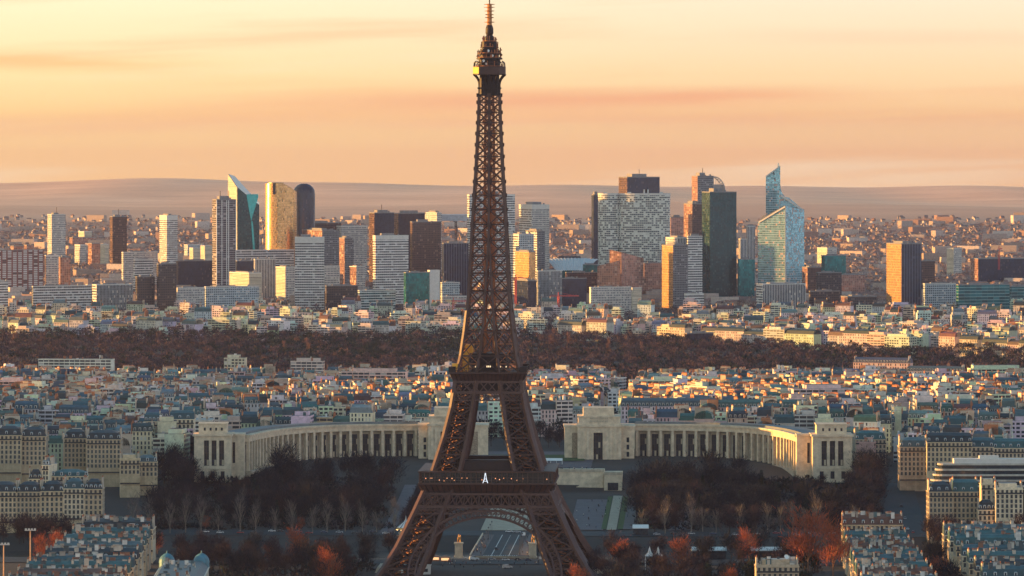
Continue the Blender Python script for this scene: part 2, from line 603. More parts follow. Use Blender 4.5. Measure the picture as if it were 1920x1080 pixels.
def truss(mb, a0, b0, b1, a1, w, sub=0):
    """X-braced panel: a0-b0 bottom edge, a1-b1 top edge"""
    a0, b0, b1, a1 = map(Vector, (a0, b0, b1, a1))
    mb.beam(a0, b1, w)
    mb.beam(b0, a1, w)
    mb.beam(a1, b1, w * 1.15)
    if sub:
        ma, mbb, mc = (a0 + a1) / 2, (b0 + b1) / 2, (a0 + b0) / 2
        mt = (a1 + b1) / 2
        mb.beam(ma, mbb, w * .6, m=2)
        for q in (ma, mbb):
            mb.beam(q, mc, w * .55, m=2)
            mb.beam(q, mt, w * .55, m=2)


def lattice(mb, a0, b0, b1, a1, nx, ny, w, m=0):
    """bilinear diamond lattice with frame"""
    a0, b0, b1, a1 = map(Vector, (a0, b0, b1, a1))
    P = lambda i, j: (a0 * (1 - i / nx) + b0 * (i / nx)) * (1 - j / ny) + (a1 * (1 - i / nx) + b1 * (i / nx)) * (j / ny)
    for i in range(nx):
        for j in range(ny):
            mb.beam(P(i, j), P(i + 1, j + 1), w, m=m)
            mb.beam(P(i + 1, j), P(i, j + 1), w, m=m)
    mb.beam(a0, b0, w * 2.2, m=m)
    mb.beam(a1, b1, w * 2.2, m=m)


def tower_leg(root, name, sx, sy, levels, cw, bw, sub):
    mb = MB()
    C = lambda z: [(sx * oh(z), sy * oh(z), z), (sx * ih(z), sy * oh(z), z), (sx * ih(z), sy * ih(z), z), (sx * oh(z), sy * ih(z), z)]
    for z0, z1 in zip(levels[:-1], levels[1:]):
        c0, c1 = C(z0), C(z1)
        for k in range(4):
            mb.beam(c0[k], c1[k], cw, m=1)
            l = (k + 1) % 4
            truss(mb, c0[k], c0[l], c1[l], c1[k], bw, sub)
        mb.beam(c1[0], c1[2], bw * .7)
        mb.beam(c1[1], c1[3], bw * .7)
        # inner core trusses, darkened in colour to imitate shade behind the faces
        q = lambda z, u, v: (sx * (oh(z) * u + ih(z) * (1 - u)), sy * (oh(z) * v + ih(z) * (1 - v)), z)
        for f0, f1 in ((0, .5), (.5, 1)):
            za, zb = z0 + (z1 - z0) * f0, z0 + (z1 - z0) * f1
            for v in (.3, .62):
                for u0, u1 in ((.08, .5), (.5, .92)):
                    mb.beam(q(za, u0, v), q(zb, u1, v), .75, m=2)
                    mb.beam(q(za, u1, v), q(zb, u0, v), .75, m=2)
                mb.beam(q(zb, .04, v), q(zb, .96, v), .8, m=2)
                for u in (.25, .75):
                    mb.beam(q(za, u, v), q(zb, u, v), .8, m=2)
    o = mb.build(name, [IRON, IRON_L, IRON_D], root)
    # inclined lift rails and stair inside the leg
    rb = MB()
    for z0, z1 in zip(levels[:-1], levels[1:]):
        m0, m1 = (oh(z0) + ih(z0)) / 2, (oh(z1) + ih(z1)) / 2
        for d in (-2.2, 2.2):
            rb.beam((sx * (m0 + d), sy * m0, z0), (sx * (m1 + d), sy * m1, z1), .7)
        for k in range(5):
            f = k / 5
            mm = m0 * (1 - f) + m1 * f
            zz = z0 * (1 - f) + z1 * f
            rb.beam((sx * (mm - 2.2), sy * mm, zz), (sx * (mm + 2.2), sy * mm, zz), .4)
            rb.beam((sx * (mm + 4.0), sy * (mm - 3), zz), (sx * (mm + 1.5 * (-1) ** k), sy * (mm + 3), zz + 2), .45)
    rb.build('lift_rail', SUN_RED, o)
    return o


def face_pts(k, s, z, off=0.0):
    """point on tower face k (0 front, 1 right, 2 back, 3 left), s metres along it at height z"""
    y = -(oh(z) + off)
    a = k * math.pi / 2
    return (math.cos(a) * s - math.sin(a) * y, math.sin(a) * s + math.cos(a) * y, z)


def make_tower():
    T = empty('lattice_tower', (TX, TY, 0), ROT)
    tag(T, 'tall brown wrought iron lattice tower with four splayed legs, two platforms and a mast', 'tower')
    for sx in (-1, 1):
        for sy in (-1, 1):
            tower_leg(T, 'leg', sx, sy, [0, 10.5, 21, 31.5, 41, 49.5, 57], 2.2, .8, 1)
            tower_leg(T, 'upper_leg', sx, sy, [61, 70, 79, 87.5, 95, 103, 112], 1.9, .65, 1)
            mb = MB()
            c = 50.5
            mb.prism([(sx * c + 15 * u, sy * c + 15 * v) for u, v in ((-1, -1), (1, -1), (1, 1), (-1, 1))], 0, 3.5,
                     pts1=[(sx * c + 13.5 * u, sy * c + 13.5 * v) for u, v in ((-1, -1), (1, -1), (1, 1), (-1, 1))])
            mb.build('footing', STONE_D, T)
    # decorative arches between the legs
    for k in range(4):
        mb = MB()
        n = 46
        rim = []
        for i in range(n + 1):
            a = math.pi * (i / n)
            z0, s0 = 6 + 31.2 * math.sin(a), -37.4 * math.cos(a)
            z1, s1 = 6 + 34.8 * math.sin(a), -41.2 * math.cos(a)
            rim.append((s0, z0, s1, min(z1, 40.4)))
        for (a0, b0, a1, b1), (c0, d0, c1, d1) in zip(rim[:-1], rim[1:]):
            for o in (0.4, -2.6):
                mb.beam(face_pts(k, a0, b0, o), face_pts(k, c0, d0, o), 1.0)
                mb.beam(face_pts(k, a1, b1, o), face_pts(k, c1, d1, o), 1.15)
            mb.beam(face_pts(k, a0, b0, .4), face_pts(k, a1, b1, .4), .55)
            mb.beam(face_pts(k, a0, b0, .4), face_pts(k, c1, d1, .4), .3)
            mb.add([face_pts(k, a0, b0 + .1, .1), face_pts(k, c0, d0 + .1, .1), face_pts(k, c0, d0 + .1, -2.3), face_pts(k, a0, b0 + .1, -2.3)])
        # spandrel arcade above the arch
        for s in (-1, 1):
            for j in range(9):
                xs = 6 + j * 2.75
                aa = math.acos(min(1, xs / 41.2))
                zb = 6 + 34.8 * math.sin(aa)
                zt = 39.5
                if zt - zb > .8:
                    mb.beam(face_pts(k, s * xs, zb, .3), face_pts(k, s * xs, zt, .3), .4)
                    for q in range(4):
                        t0, t1 = math.pi * q / 4, math.pi * (q + 1) / 4
                        mb.beam(face_pts(k, s * (xs + 1.37 - 1.37 * math.cos(t0)), zt - 1.6 + 1.4 * math.sin(t0), .3),
                                face_pts(k, s * (xs + 1.37 - 1.37 * math.cos(t1)), zt - 1.6 + 1.4 * math.sin(t1), .3), .3)
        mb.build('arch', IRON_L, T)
        # girder belts below the first platform
        mb = MB()
        e = [(42.2, 38.9, 24, 2, .26), (49.2, 42.8, 18, 1, .5)]
        for zt, zb, nx, ny, wd in e:
            lattice(mb, face_pts(k, -oh(zb), zb, .5), face_pts(k, oh(zb), zb, .5), face_pts(k, oh(zt), zt, .5), face_pts(k, -oh(zt), zt, .5), nx, ny, wd)
        for i in range(19):
            f = -1 + 2 * i / 18
            mb.beam(face_pts(k, f * oh(42.8), 42.8, .5), face_pts(k, f * oh(49.2), 49.2, .5), .45)
        lattice(mb, face_pts(k, -oh(42.8), 42.8, -4), face_pts(k, oh(42.8), 42.8, -4), face_pts(k, oh(49.2), 49.2, -4), face_pts(k, -oh(49.2), 49.2, -4), 18, 1, .4)
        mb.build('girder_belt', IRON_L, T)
        mb = MB()
        lattice(mb, face_pts(k, -oh(99), 99, .4), face_pts(k, oh(99), 99, .4), face_pts(k, oh(102.8), 102.8, .4), face_pts(k, -oh(102.8), 102.8, .4), 22, 3, .24)
        lattice(mb, face_pts(k, -oh(103.5), 103.5, .4), face_pts(k, oh(103.5), 103.5, .4), face_pts(k, oh(109), 109, .4), face_pts(k, -oh(109), 109, .4), 8, 1, .5)
        mb.build('upper_girder_belt', IRON_L, T)

    for zt, zb, r in ((54.3, 42.6, 29.5), (113.5, 103.4, 14.5)):
        mb = MB()
        for k in range(4):
            a = k * math.pi / 2
            c, n = math.cos(a), math.sin(a)
            for y0 in (-r, -r * .55):
                q = [(c * x - n * y, n * x + c * y) for x, y in ((-r, y0), (r, y0), (r, y0 + .5), (-r, y0 + .5))]
                mb.prism(q, zb, zt, bot=True)
        mb.build('shade_girder', IRON_D, T)  # solid dark panels for the floor trusses, imitating shade behind the belts
    # ---- first platform
    P1 = empty('first_platform', (0, 0, 0), 0, T)
    sq = lambda r: [(-r, -r), (r, -r), (r, r), (-r, r)]
    mb = MB()
    mb.prism(sq(33.6), 49.3, 54.4, 0, top=False, pts1=sq(36.4), bot=True)
    mb.prism(sq(37.0), 54.4, 55.3, top=True, bot=True)
    mb.build('fascia', IRON, P1)
    mb = MB()
    for k in range(4):
        a = k * math.pi / 2
        R = lambda s, y, z: (math.cos(a) * s - math.sin(a) * y, math.sin(a) * s + math.cos(a) * y, z)
        for i in range(25):
            f = -1 + 2 * i / 24
            mb.beam(R(33.4 * f, -33.9, 49.4), R(36.2 * f, -36.7, 54.3), .45)
        for z, r in ((50.4, 34.6),):
            mb.beam(R(-34.2, -r, z), R(34.2, -r, z), .35)
    mb.build('fascia_rib', IRON_D, P1)
    gl = MB()
    fr = MB()
    for k in range(4):
        a = k * math.pi / 2
        R = lambda s, y, z: (math.cos(a) * s - math.sin(a) * y, math.sin(a) * s + math.cos(a) * y, z)
        gl.add([R(-35, -35, 55.3), R(35, -35, 55.3), R(35, -35, 60.6), R(-35, -35, 60.6)])
        for i in range(27):
            s = -36.2 + 72.4 * i / 26
            fr.beam(R(s, -36.4, 55.3), R(s, -36.4, 60.9), .32)
        for z in (56.6, 58.2):
            fr.beam(R(-36.4, -36.4, z), R(36.4, -36.4, z), .18)
        fr.prism([R(-37, -37, 0)[:2], R(37, -37, 0)[:2], R(33, -30, 0)[:2], R(-33, -30, 0)[:2]], 60.9, 61.6, bot=True)
    gl.build('glazed_gallery', mat('dark_gallery_glass', (0.02, 0.017, 0.017), 0.25, var=0.6, scale=1.5), P1)
    fr.build('gallery_frame', IRON, P1)
    mb = MB()
    for x0, x1, y0, y1, h in ((-14, 13, -27, -15, 66.2), (-14, 14, 15, 27, 66), (-28, -16, -12, 12, 65.5), (16, 28, -12, 12, 65.5)):
        mb.box(x0, x1, y0, y1, 55.4, h)
        mb.box(x0 + 1, x1 - 1, y0 + 2, y1 - 2, h + .002, h + .8)
    mb.build('pavilion', IRON_D, P1)
    mb = MB()
    rnd = random.Random(5)
    for i in range(34):
        s = -33 + 66 * i / 33 + rnd.uniform(-.6, .6)
        if rnd.random() < (.8 if s < -12 else .35):
            zz = 56.2 + rnd.random() * 1.6
            mb.box(s - .22, s + .22, -35.35, -35.1, zz, zz + .5, bot=True)
    mb.build('warm_spot', mat('warm_spot_glow', (1, .6, .3), .5, emit=(1.0, .36, .16), es=.55), P1)  # small warm emissive boxes, more of them towards the left
    # ---- second platform
    P2 = empty('second_platform', (0, 0, 0), 0, T)
    mb = MB()
    mb.prism(sq(18.6), 109.4, 113.6, top=False, pts1=sq(20.2), bot=True)
    mb.prism(sq(20.9), 113.6, 114.4, bot=True)
    mb.build('fascia', IRON, P2)
    mb = MB()
    for k in range(4):
        a = k * math.pi / 2
        R = lambda s, y, z: (math.cos(a) * s - math.sin(a) * y, math.sin(a) * s + math.cos(a) * y, z)
        for i in range(19):
            f = -1 + 2 * i / 18
            mb.beam(R(18.5 * f, -18.8, 109.5), R(20.1 * f, -20.5, 113.5), .3)
            mb.beam(R(20.7 * f, -20.7, 114.4), R(20.7 * f, -20.7, 116.6), .2)
        mb.beam(R(-20.7, -20.7, 116.6), R(20.7, -20.7, 116.6), .25)
        mb.beam(R(-20.7, -20.7, 115.5), R(20.7, -20.7, 115.5), .18)
        mb.box(*(sorted((R(-21.3, -21.3, 0)[0], R(-17.5, -17.5, 0)[0]))), *(sorted((R(-21.3, -21.3, 0)[1], R(-17.5, -17.5, 0)[1]))), 114.45, 117.4)
    mb.build('railing', IRON_D, P2)
    mb = MB()
    mb.box(-9.5, 9.5, -9.5, 9.5, 114.45, 124)
    mb.box(-10.5, 10.5, -10.5, 10.5, 119.4, 120)
    mb.build('lift_hall', IRON_D, P2)
    mb = MB()
    mb.box(-14.2, -11, -12, 2, 114.45, 125.5)
    mb.box(-19.5, -16.5, -17, -12, 114.45, 118.8)
    mb.box(-13, -8.7, -8, 8, 124.2, 128.5, bot=True)
    mb.build('sun_yellow_panel', YEL, P2)  # panels whose yellow imitates sunlit parts of the deck
    mb = MB()
    for x in (-7.5, -6.6, -1.2, -.3, .6, 6.2, 9.2):
        mb.box(x, x + .55, -9.62, -9.52, 116.6, 117.5, bot=True)
    mb.build('lit_window', mat('pale_lamp', (1, .8, .5), .5, emit=(1.0, .72, .4), es=.5), P2)
    # ---- upper shaft
    lv = [114.4, 123]
    while lv[-1] < 262:
        lv.append(min(264.9, lv[-1] + max(4.9, 0.83 * oh(lv[-1]) + .6)))
    if lv[-1] < 264.9:
        lv[-1] = 264.9
    sh = MB()
    jn = sh
    for z0, z1 in zip(lv[:-1], lv[1:]):
        wv = .95 + .45 * (264 - z0) / 150
        for k in range(4):
            sh.beam(face_pts(k, -oh(z0), z0), face_pts(k, -oh(z1), z1), wv * 1.15, m=1)
            i0, i1 = ih(z0), ih(z1)
            for s in ((-1, 1) if i0 > .01 else (1,)):
                sh.beam(face_pts(k, s * i0, z0), face_pts(k, s * i1, z1), wv * (.9 if i0 > .01 else 1.1), m=1)
            bw = .5 + .2 * (264 - z0) / 150
            for s in (-1, 1):
                truss(sh, face_pts(k, s * i0, z0), face_pts(k, s * oh(z0), z0), face_pts(k, s * oh(z1), z1), face_pts(k, s * i1, z1), bw, 1)
            if i0 > 1.4:
                truss(sh, face_pts(k, -i0, z0), face_pts(k, i0, z0), face_pts(k, i1, z1), face_pts(k, -i1, z1), bw * .7)
            for s in ((-i1, i1) if i1 > .01 else (0,)):
                p = face_pts(k, s, z1, .35)
                jn.beam((p[0], p[1], z1 - 1.0), (p[0], p[1], z1 + 1.0), 2.1 if i1 < .01 else 1.6)
    sh.build('upper_shaft', [IRON, IRON_L, SUN_RED], T)
    cs = MB()
    for x in (-1, 1):
        for y in (-1, 1):
            for z0, z1 in zip(lv[:-1], lv[1:]):
                f0 = min(2.4, .36 * oh(z0))
                f1 = min(2.4, .36 * oh(z1))
                cs.beam((x * f0, y * f0, z0), (x * f1, y * f1, z1), 1.25)
                if x < 0:
                    cs.beam((-f0, y * f0, z0), (f1, y * f1, z1), .6)
                    cs.beam((f0, y * f0, z0), (-f1, y * f1, z1), .6)
                else:
                    cs.beam((y * f0, -f0, z0), (y * f1, f1, z1), .4)
                cs.beam((-f1, y * f1, z1), (f1, y * f1, z1), .35)
    for j in range(int((262 - 124) / 3.2)):     # stair flights round the lift shaft
        z = 124 + j * 3.2
        r = min(3.6, .52 * oh(z))
        q = [(-r, -r), (r, -r), (r, r), (-r, r)]
        a, b = q[j % 4], q[(j + 1) % 4]
        cs.beam((*a, z), (*b, z + 3.2), .55)
    cs.build('lift_shaft', SUN_RED, T)
    mb = MB()
    r = oh(196)
    mb.prism(sq(r - .6), 195, 195.8, bot=True)
    mb.prism(sq(3.4), 195.8, 199.5)
    for k in range(4):
        a = k * math.pi / 2
        for i in range(9):
            s = -r + .8 + (2 * r - 1.6) * i / 8
            y = -(r - .8)
            mb.beam((math.cos(a) * s - math.sin(a) * y, math.sin(a) * s + math.cos(a) * y, 195.8), (math.cos(a) * s - math.sin(a) * y, math.sin(a) * s + math.cos(a) * y, 198.6), .5)
    mb.build('middle_landing', SUN_RED, T)
    # ---- top
    TG = empty('summit_gallery', (0, 0, 0), 0, T)
    oc = lambda r, c: [(-r + c, -r), (r - c, -r), (r, -r + c), (r, r - c), (r - c, r), (-r + c, r), (-r, r - c), (-r, -r + c)]
    mb = MB()
    mb.prism(oc(5.2, 1), 264.9, 276)
    for k in range(4):
        a = k * math.pi / 2
        R = lambda s, y, z: (math.cos(a) * s - math.sin(a) * y, math.sin(a) * s + math.cos(a) * y, z)
        for i in range(6):
            s = -5.4 + 10.8 * i / 5
            mb.beam(R(s, -5.6, 265), R(s, -5.6, 271), .5)
            prev = R(s, -5.6, 271)
            for j in range(1, 5):
                f = j / 4
                cur = R(s * (1 + .45 * f * f), -5.6 - 2.9 * f * f, 271 + 5 * f)
                mb.beam(prev, cur, .5)
                prev = cur
        for z in (265, 268.7):
            mb.beam(R(-5.9, -5.9, z), R(5.9, -5.9, z), .8)
    mb.build('bracket', IRON_D, TG)
    mb = MB()
    mb.prism(oc(8.7, 3.2), 276, 280.3, bot=True)
    mb.prism(oc(8.9, 3.2), 276, 276.5, bot=True)
    mb.build('gallery_wall', IRON, TG)
    mb = MB()
    mb.prism([(-8.6, 5.2), (-8.78, 5.2), (-8.78, -5.5), (-5.48, -8.8), (-5.36, -8.7), (-8.6, -5.4)], 276.6, 280.1)
    mb.build('sun_yellow_panel', YEL, TG)  # yellow panel imitating sun on the left face
    mb = MB()
    for i in range(28):
        a = 2 * math.pi * i / 28
        c = oc(8.5, 2.4)
        L = [math.dist(c[k], c[(k + 1) % 8]) for k in range(8)]
        d = sum(L) * i / 28
        k = 0
        while d > L[k]:
            d -= L[k]
            k += 1
        f = d / L[k]
        x, y = c[k][0] * (1 - f) + c[(k + 1) % 8][0] * f, c[k][1] * (1 - f) + c[(k + 1) % 8][1] * f
        mb.beam((x, y, 280.3), (x * .97, y * .97, 282.6), .22)
        mb.beam((x * .97, y * .97, 282.6), (x * .84, y * .84, 283.6), .22)
    for rr_, z in ((8.5, 280.4), (8.25, 282.6)):
        c = oc(rr_, 2.4)
        for q in range(8):
            mb.beam((*c[q], z), (*c[(q + 1) % 8], z), .2)
    mb.build('safety_cage', IRON, TG)
    mb = MB()
    mb.prism(oc(5.8, 1.6), 280.3, 284.4)
    mb.prism(oc(6.9, 2), 284.4, 285.3, bot=True)
    mb.prism(oc(5.0, 1.5), 285.3, 290.2)
    mb.prism(oc(6.6, 2), 287.0, 287.6, bot=True)
    mb.prism(oc(4.0, 1.2), 290.2, 294.2)
    mb.prism(oc(4.9, 1.4), 290.6, 291.1, bot=True)
    mb.lathe([(2.9, 294.2), (2.7, 296.5), (1.7, 297.6), (2.2, 299), (2.1, 301.5), (1.5, 303.2), (0, 303.4)], 12)
    mb.build('cabin', IRON_D, TG)
    mb = MB()
    rnd = random.Random(3)
    for lv_, r0, nn in ((280.5, 7.3, 10), (285.3, 6.4, 22), (287.6, 6.2, 16), (291.1, 4.6, 16), (294.2, 3.7, 12)):
        for i in range(16):
            a0, a1 = 2 * math.pi * i / 16, 2 * math.pi * (i + 1) / 16
            mb.beam((r0 * math.cos(a0), r0 * math.sin(a0), lv_ + .3), (r0 * math.cos(a1), r0 * math.sin(a1), lv_ + .3), .3)
        mb.beam((-r0, 0, lv_ + .3), (r0, 0, lv_ + .3), .3)
        for i in range(nn):
            a = 2 * math.pi * i / nn + rnd.random() * .3
            x, y = r0 * math.cos(a), r0 * math.sin(a)
            h = rnd.uniform(1.2, 3.4)
            mb.beam((x, y, lv_), (x, y, lv_ + h), rnd.uniform(.25, .7))
            if rnd.random() < .5:
                mb.beam((x, y, lv_ + h * .6), (x * 1.12, y * 1.12, lv_ + h * .6), .5)
    mb.build('aerial', SUN_RED, TG)
    mb = MB()
    for x, z in ((-1.4, 282), (-3, 283.6), (1.8, 286.4), (-.4, 289)):
        pts = [(x + .75 * math.cos(t * math.pi / 5), -6.2, z + .75 * math.sin(t * math.pi / 5)) for t in range(10)]
        mb.add(pts)
        for t in range(10):
            p, q = pts[t], pts[(t + 1) % 10]
            mb.add([p, (x, -5.6, z), q])
    mb.build('dish_antenna', WHITE, TG)
    mb = MB()
    mb.lathe([(1.35, 303), (1.25, 314.6), (.3, 315)], 8)
    for z in (304.5, 307, 308.6, 310.6, 312.6, 314.2):
        mb.lathe([(1.3, z), (2.3, z + .1), (2.3, z + .5), (1.3, z + .6)], 8)
        for i in range(4):
            a = i * math.pi / 2 + z
            mb.beam((1.3 * math.cos(a), 1.3 * math.sin(a), z + .3), (2.9 * math.cos(a), 2.9 * math.sin(a), z + .3), .3)
    mb.build('mast', mat('orange_mast', (0.42, 0.17, 0.06), 0.6), TG)
    mb = MB()
    mb.lathe([(.36, 314.6), (.3, 322), (.2, 331), (0, 331.2)], 6)
    for j in range(12):
        mb.lathe([(.3, 316 + j * 1.2), (.55, 316.1 + j * 1.2), (.3, 316.3 + j * 1.2)], 6)
    mb.build('antenna', DARKMETAL, TG)


make_tower()
# lit miniature tower on the first platform
mt = MB()
for s in (-1, 1):
    for q in (-1, 1):
        mt.beam((s * 1.3, q * .5, 0), (s * .55, q * .2, 2.2), .3)
        mt.beam((s * .55, q * .2, 2.2), (0, 0, 6.2), .26)
mt.beam((-1.0, -.4, 1.0), (1.0, -.4, 1.0), .24)
mt.beam((-.6, -.2, 2.2), (.6, -.2, 2.2), .28)
xx, yy = A(-.6, -36.7)
o = mt.build('miniature_tower', mat('white_neon', (.9, .95, 1), .5, emit=(.85, .9, 1), es=.3))
o.location = (xx, yy, 55.4)
o.rotation_euler.z = ROT
tag(o, 'small glowing white model tower standing at the middle of the first platform', 'ornament')
# ------------------------------------------------------------------ the palace on the hill: two curved wings
PALGLASS = facade('tall_palace_glazing', 4.2, 1.6, (0.06, 0.94), (0.1, 0.9), (0.03, 0.035, 0.045), (0.05, 0.045, 0.04), 0.06, (0.5, 0.42, 0.3), 0.15)


def ZY(y, Y):
    return H - (y - HOR) * Y / F


def pav_windows(parent, xs, w, y, z0, z1, name='window'):
    first = None
    for x in xs:
        if first is None:
            mb = MB()
            q = [(-w / 2, y - .02, z0), (w / 2, y - .02, z0), (w / 2, y - .02, z1), (-w / 2, y - .02, z1)]
            mb.add(q, 0, (1, 1, 1), [(0, 0), (w, 0), (w, z1 - z0), (0, z1 - z0)])
            first = mb.build(name, PALGLASS, parent)
            first.location.x = x
        else:
            o = first.copy()
            COL.objects.link(o)
            o.parent = parent
            o.location.x = x


def box_with_openings(mb, x0, x1, y0, y1, z0, z1, ops, d=1.6, col=(1, 1, 1)):
    """block whose front (y0) face has real recesses: ops = (xa, xb, za, zb)"""
    ops = sorted(ops)
    za, zb = ops[0][2], ops[0][3]
    mb.box(x0, x1, y0 + d, y1, z0, z1)
    e = [x0] + [v for o in ops for v in o[:2]] + [x1]
    for i in range(0, len(e), 2):
        mb.box(e[i], e[i + 1], y0, y0 + d - .003, z0, z1 - .003)
    for o in ops:
        mb.box(o[0], o[1], y0 + .01, y0 + d - .003, z0, o[2])
        mb.box(o[0], o[1], y0 + .01, y0 + d - .003, o[3], z1 - .006, bot=True)


def wing(side, label, curve, ip, ep, npier):
    """curve: (px, Y) along the colonnade from the inner to the outer end; ip inner pavilion columns; ep end pavilion columns"""
    W_ = empty('palace_wing', (0, 0, 0))
    tag(W_, label, 'palace', 'palace wings')
    zt, zb = 44.6, 20.0
    cx, cy = [c[0] for c in curve], [c[1] for c in curve]
    pts = [(pX(a, b), b) for a, b in curve]
    # arc-length resampling (Catmull-like through dense linear, smoothed)
    d = [0]
    for a, b in zip(pts[:-1], pts[1:]):
        d.append(d[-1] + math.dist(a, b))
    dens = np.linspace(0, d[-1], 200)
    X = np.interp(dens, d, [p[0] for p in pts])
    Y = np.interp(dens, d, [p[1] for p in pts])
    ker = np.ones(31) / 31
    Xs = np.convolve(np.pad(X, 15, mode='reflect', reflect_type='odd'), ker, 'valid')
    Ys = np.convolve(np.pad(Y, 15, mode='reflect', reflect_type='odd'), ker, 'valid')
    L = d[-1]

    def at(f):
        i = f * 199
        x, y = float(np.interp(i, range(200), Xs)), float(np.interp(i, range(200), Ys))
        j = min(198, max(1, int(i)))
        tx, ty = Xs[j + 1] - Xs[j - 1], Ys[j + 1] - Ys[j - 1]
        l = math.hypot(tx, ty)
        tx, ty = tx / l, ty / l
        nx_, ny_ = (ty, -tx)
        if ny_ > 0:
            nx_, ny_ = -nx_, -ny_
        return x, y, nx_, ny_, tx, ty
    N = 60
    cor, rear, base, roof = MB(), MB(), MB(), MB()
    P = [at(i / N) for i in range(N + 1)]
    off = lambda p, o: (p[0] + p[2] * o, p[1] + p[3] * o)
    s = 1 if side > 0 else -1
    for p, q in zip(P[:-1], P[1:]):
        if s < 0:
            p, q = q, p
        fp = lambda o0, o1: [off(p, o0), off(q, o0), off(q, o1), off(p, o1)]
        cor.prism(fp(.5, -3.4), 40.0, 43.2, bot=True)
        cor.prism(fp(1.3, -4), 43.203, 44.6, bot=True)
        rear.prism(fp(-3.5, -4), zb, 43.1)
        base.prism(fp(2.2, -3.45), 12, zb + .6)
        roof.prism(fp(-4.05, -22), zb, 45.2)
        roof.prism(fp(-3.2, -3.4), 44.63, 46.0)
    cor.build('cornice', STONE, W_)
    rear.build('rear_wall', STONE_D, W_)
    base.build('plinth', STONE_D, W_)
    roof.build('roof_terrace', mat('lead_terrace', (0.14, 0.16, 0.17), .7), W_)
    pm, gm = None, None
    for i in range(npier):
        x, y, nx_, ny_, tx, ty = at((i + .2) / (npier - .6))
        r = math.atan2(ny_, nx_) + math.pi / 2
        if pm is None:
            mb = MB()
            mb.box(-.95, .95, -1.0, 1.0, zb + .6, 39.99)
            pm = mb.build('pier', STONE, W_)
            o = pm
        else:
            o = pm.copy()
            COL.objects.link(o)
            o.parent = W_
        o.location = (x - nx_ * .6, y - ny_ * .6, 0)
        o.rotation_euler.z = r
        if i < npier - 1:
            x, y, nx_, ny_, tx, ty = at((i + .7) / (npier - .6))
            if gm is None:
                mb = MB()
                ww = L / npier * .27
                mb.add([(-ww, 0, 22), (ww, 0, 22), (ww, 0, 37.6), (-ww, 0, 37.6)], 0, (1, 1, 1), [(0, 0), (2 * ww, 0), (2 * ww, 15.6), (0, 15.6)])
                gm = mb.build('window', PALGLASS, W_)
                o = gm
            else:
                o = gm.copy()
                COL.objects.link(o)
                o.parent = W_
            o.location = (x - nx_ * 3.42, y - ny_ * 3.42, 0)
            o.rotation_euler.z = math.atan2(ny_, nx_) + math.pi / 2
    # end pavilion
    x0, x1, xl, Yp, ytop, ybase = ep
    E = empty('end_pavilion', (pX((x0 + x1) / 2, Yp), Yp, 0), 0, W_)
    hw = (x1 - x0) / 2 * Yp / F
    z1 = ZY(ytop, Yp)
    mb = MB()
    zw0, zw1 = ZY(ybase, Yp) + 1.2, z1 - 4.2
    xs = [-hw * .42, 0, hw * .42] if side > 0 else [-hw * .33, hw * .08, hw * .49]
    ww = hw * .27
    box_with_openings(mb, -hw, hw, 0, 26, 12, z1 - 1.4, [(x - ww / 2, x + ww / 2, zw0, zw1) for x in xs])
    mb.build('wall', STONE, E)
    pav_windows(E, xs, ww - .02, 1.58, zw0 + .01, zw1 - .01)
    mb = MB()
    mb.box(-hw - .9, hw + .9, -.9, 26.5, z1 - 1.397, z1, bot=True)
    mb.box(-hw - .3, hw + .3, -.35, -.003, zw0 - 2.2, zw0 - 1.4, bot=True)
    mb.build('cornice', STONE, E)
    for x in (-hw * .55, 0, hw * .55):
        mb = MB()
        mb.box(x - 1.3, x + 1.3, -.05, -.004, zw0 - 8.5, zw0 - 3.6, bot=True)
        mb.build('basement_window', GLASS, E)
    mb = MB()
    ah = 6.2
    box_with_openings(mb, -hw * .78, hw * .74, 5, 22, z1 + .003, z1 + ah, [(x - .7, x + .7, z1 + 2, z1 + 4) for x in (-hw * .45, -hw * .13, hw * .17, hw * .48)], .8)
    mb.box(-hw * .82, hw * .78, 4.5, 22.5, z1 + ah + .003, z1 + ah + .7, bot=True)
    mb.build('attic', STONE, E)
    pav_windows(E, [-hw * .45, -hw * .13, hw * .17, hw * .48], 1.38, 5.78, z1 + 2.01, z1 + 3.99, 'attic_window')
    # connecting block between the end pavilion and the colonnade
    C_ = empty('link_block', (pX(xl, Yp + 14), Yp + 14, 0), 0, W_)
    cw = abs(xl - (x1 if side < 0 else x0)) * Yp / F + 5
    a, b = (-cw, 1) if side < 0 else (-1, cw)
    mb = MB()
    mid = (a + b) / 2
    box_with_openings(mb, a, b, 0, 14, 12, z1 - 1.9, [(mid - .9, mid + .9, zw0 + 1, zw1 - 2)], 1.0)
    mb.box(a - .3, b + .3, -.7, 14.3, z1 - 1.897, z1 - .5, bot=True)
    mb.build('wall', STONE, C_)
    pav_windows(C_, [mid], 1.78, .98, zw0 + 1.01, zw1 - 2.01)
    # inner pavilion
    x0, x1, Yp, ytop, xa, xb, yat, xw0, xw1 = ip
    I = empty('inner_pavilion', (pX((x0 + x1) / 2, Yp), Yp, 0), 0, W_)
    k = Yp / F
    mx = (x0 + x1) / 2
    U = lambda x: (x - mx) * k
    z1 = ZY(ytop, Yp)
    mb = MB()
    mb.box(U(x0), U(x1), 8, 34, 14, z1 - 1.3)
    mb.box(U(x0) - .7, U(x1) + .7, 7.2, 34.4, z1 - 1.297, z1, bot=True)
    mb.build('wall', STONE, I)
    mb = MB()
    zp = ZY(yat, Yp)
    box_with_openings(mb, U(xa), U(xb), 0, 7.99, 14, z1 - .6, [(U(xw0), U(xw1), 21, z1 - 4.5)], 2.2)
    mb.box(U(xa) - .8, U(xb) + .8, -.8, 8.5, z1 - .597, z1 + .9, bot=True)
    mb.box(U(xa) + .6, U(xb) - .6, .6, 30, z1 + .903, zp)
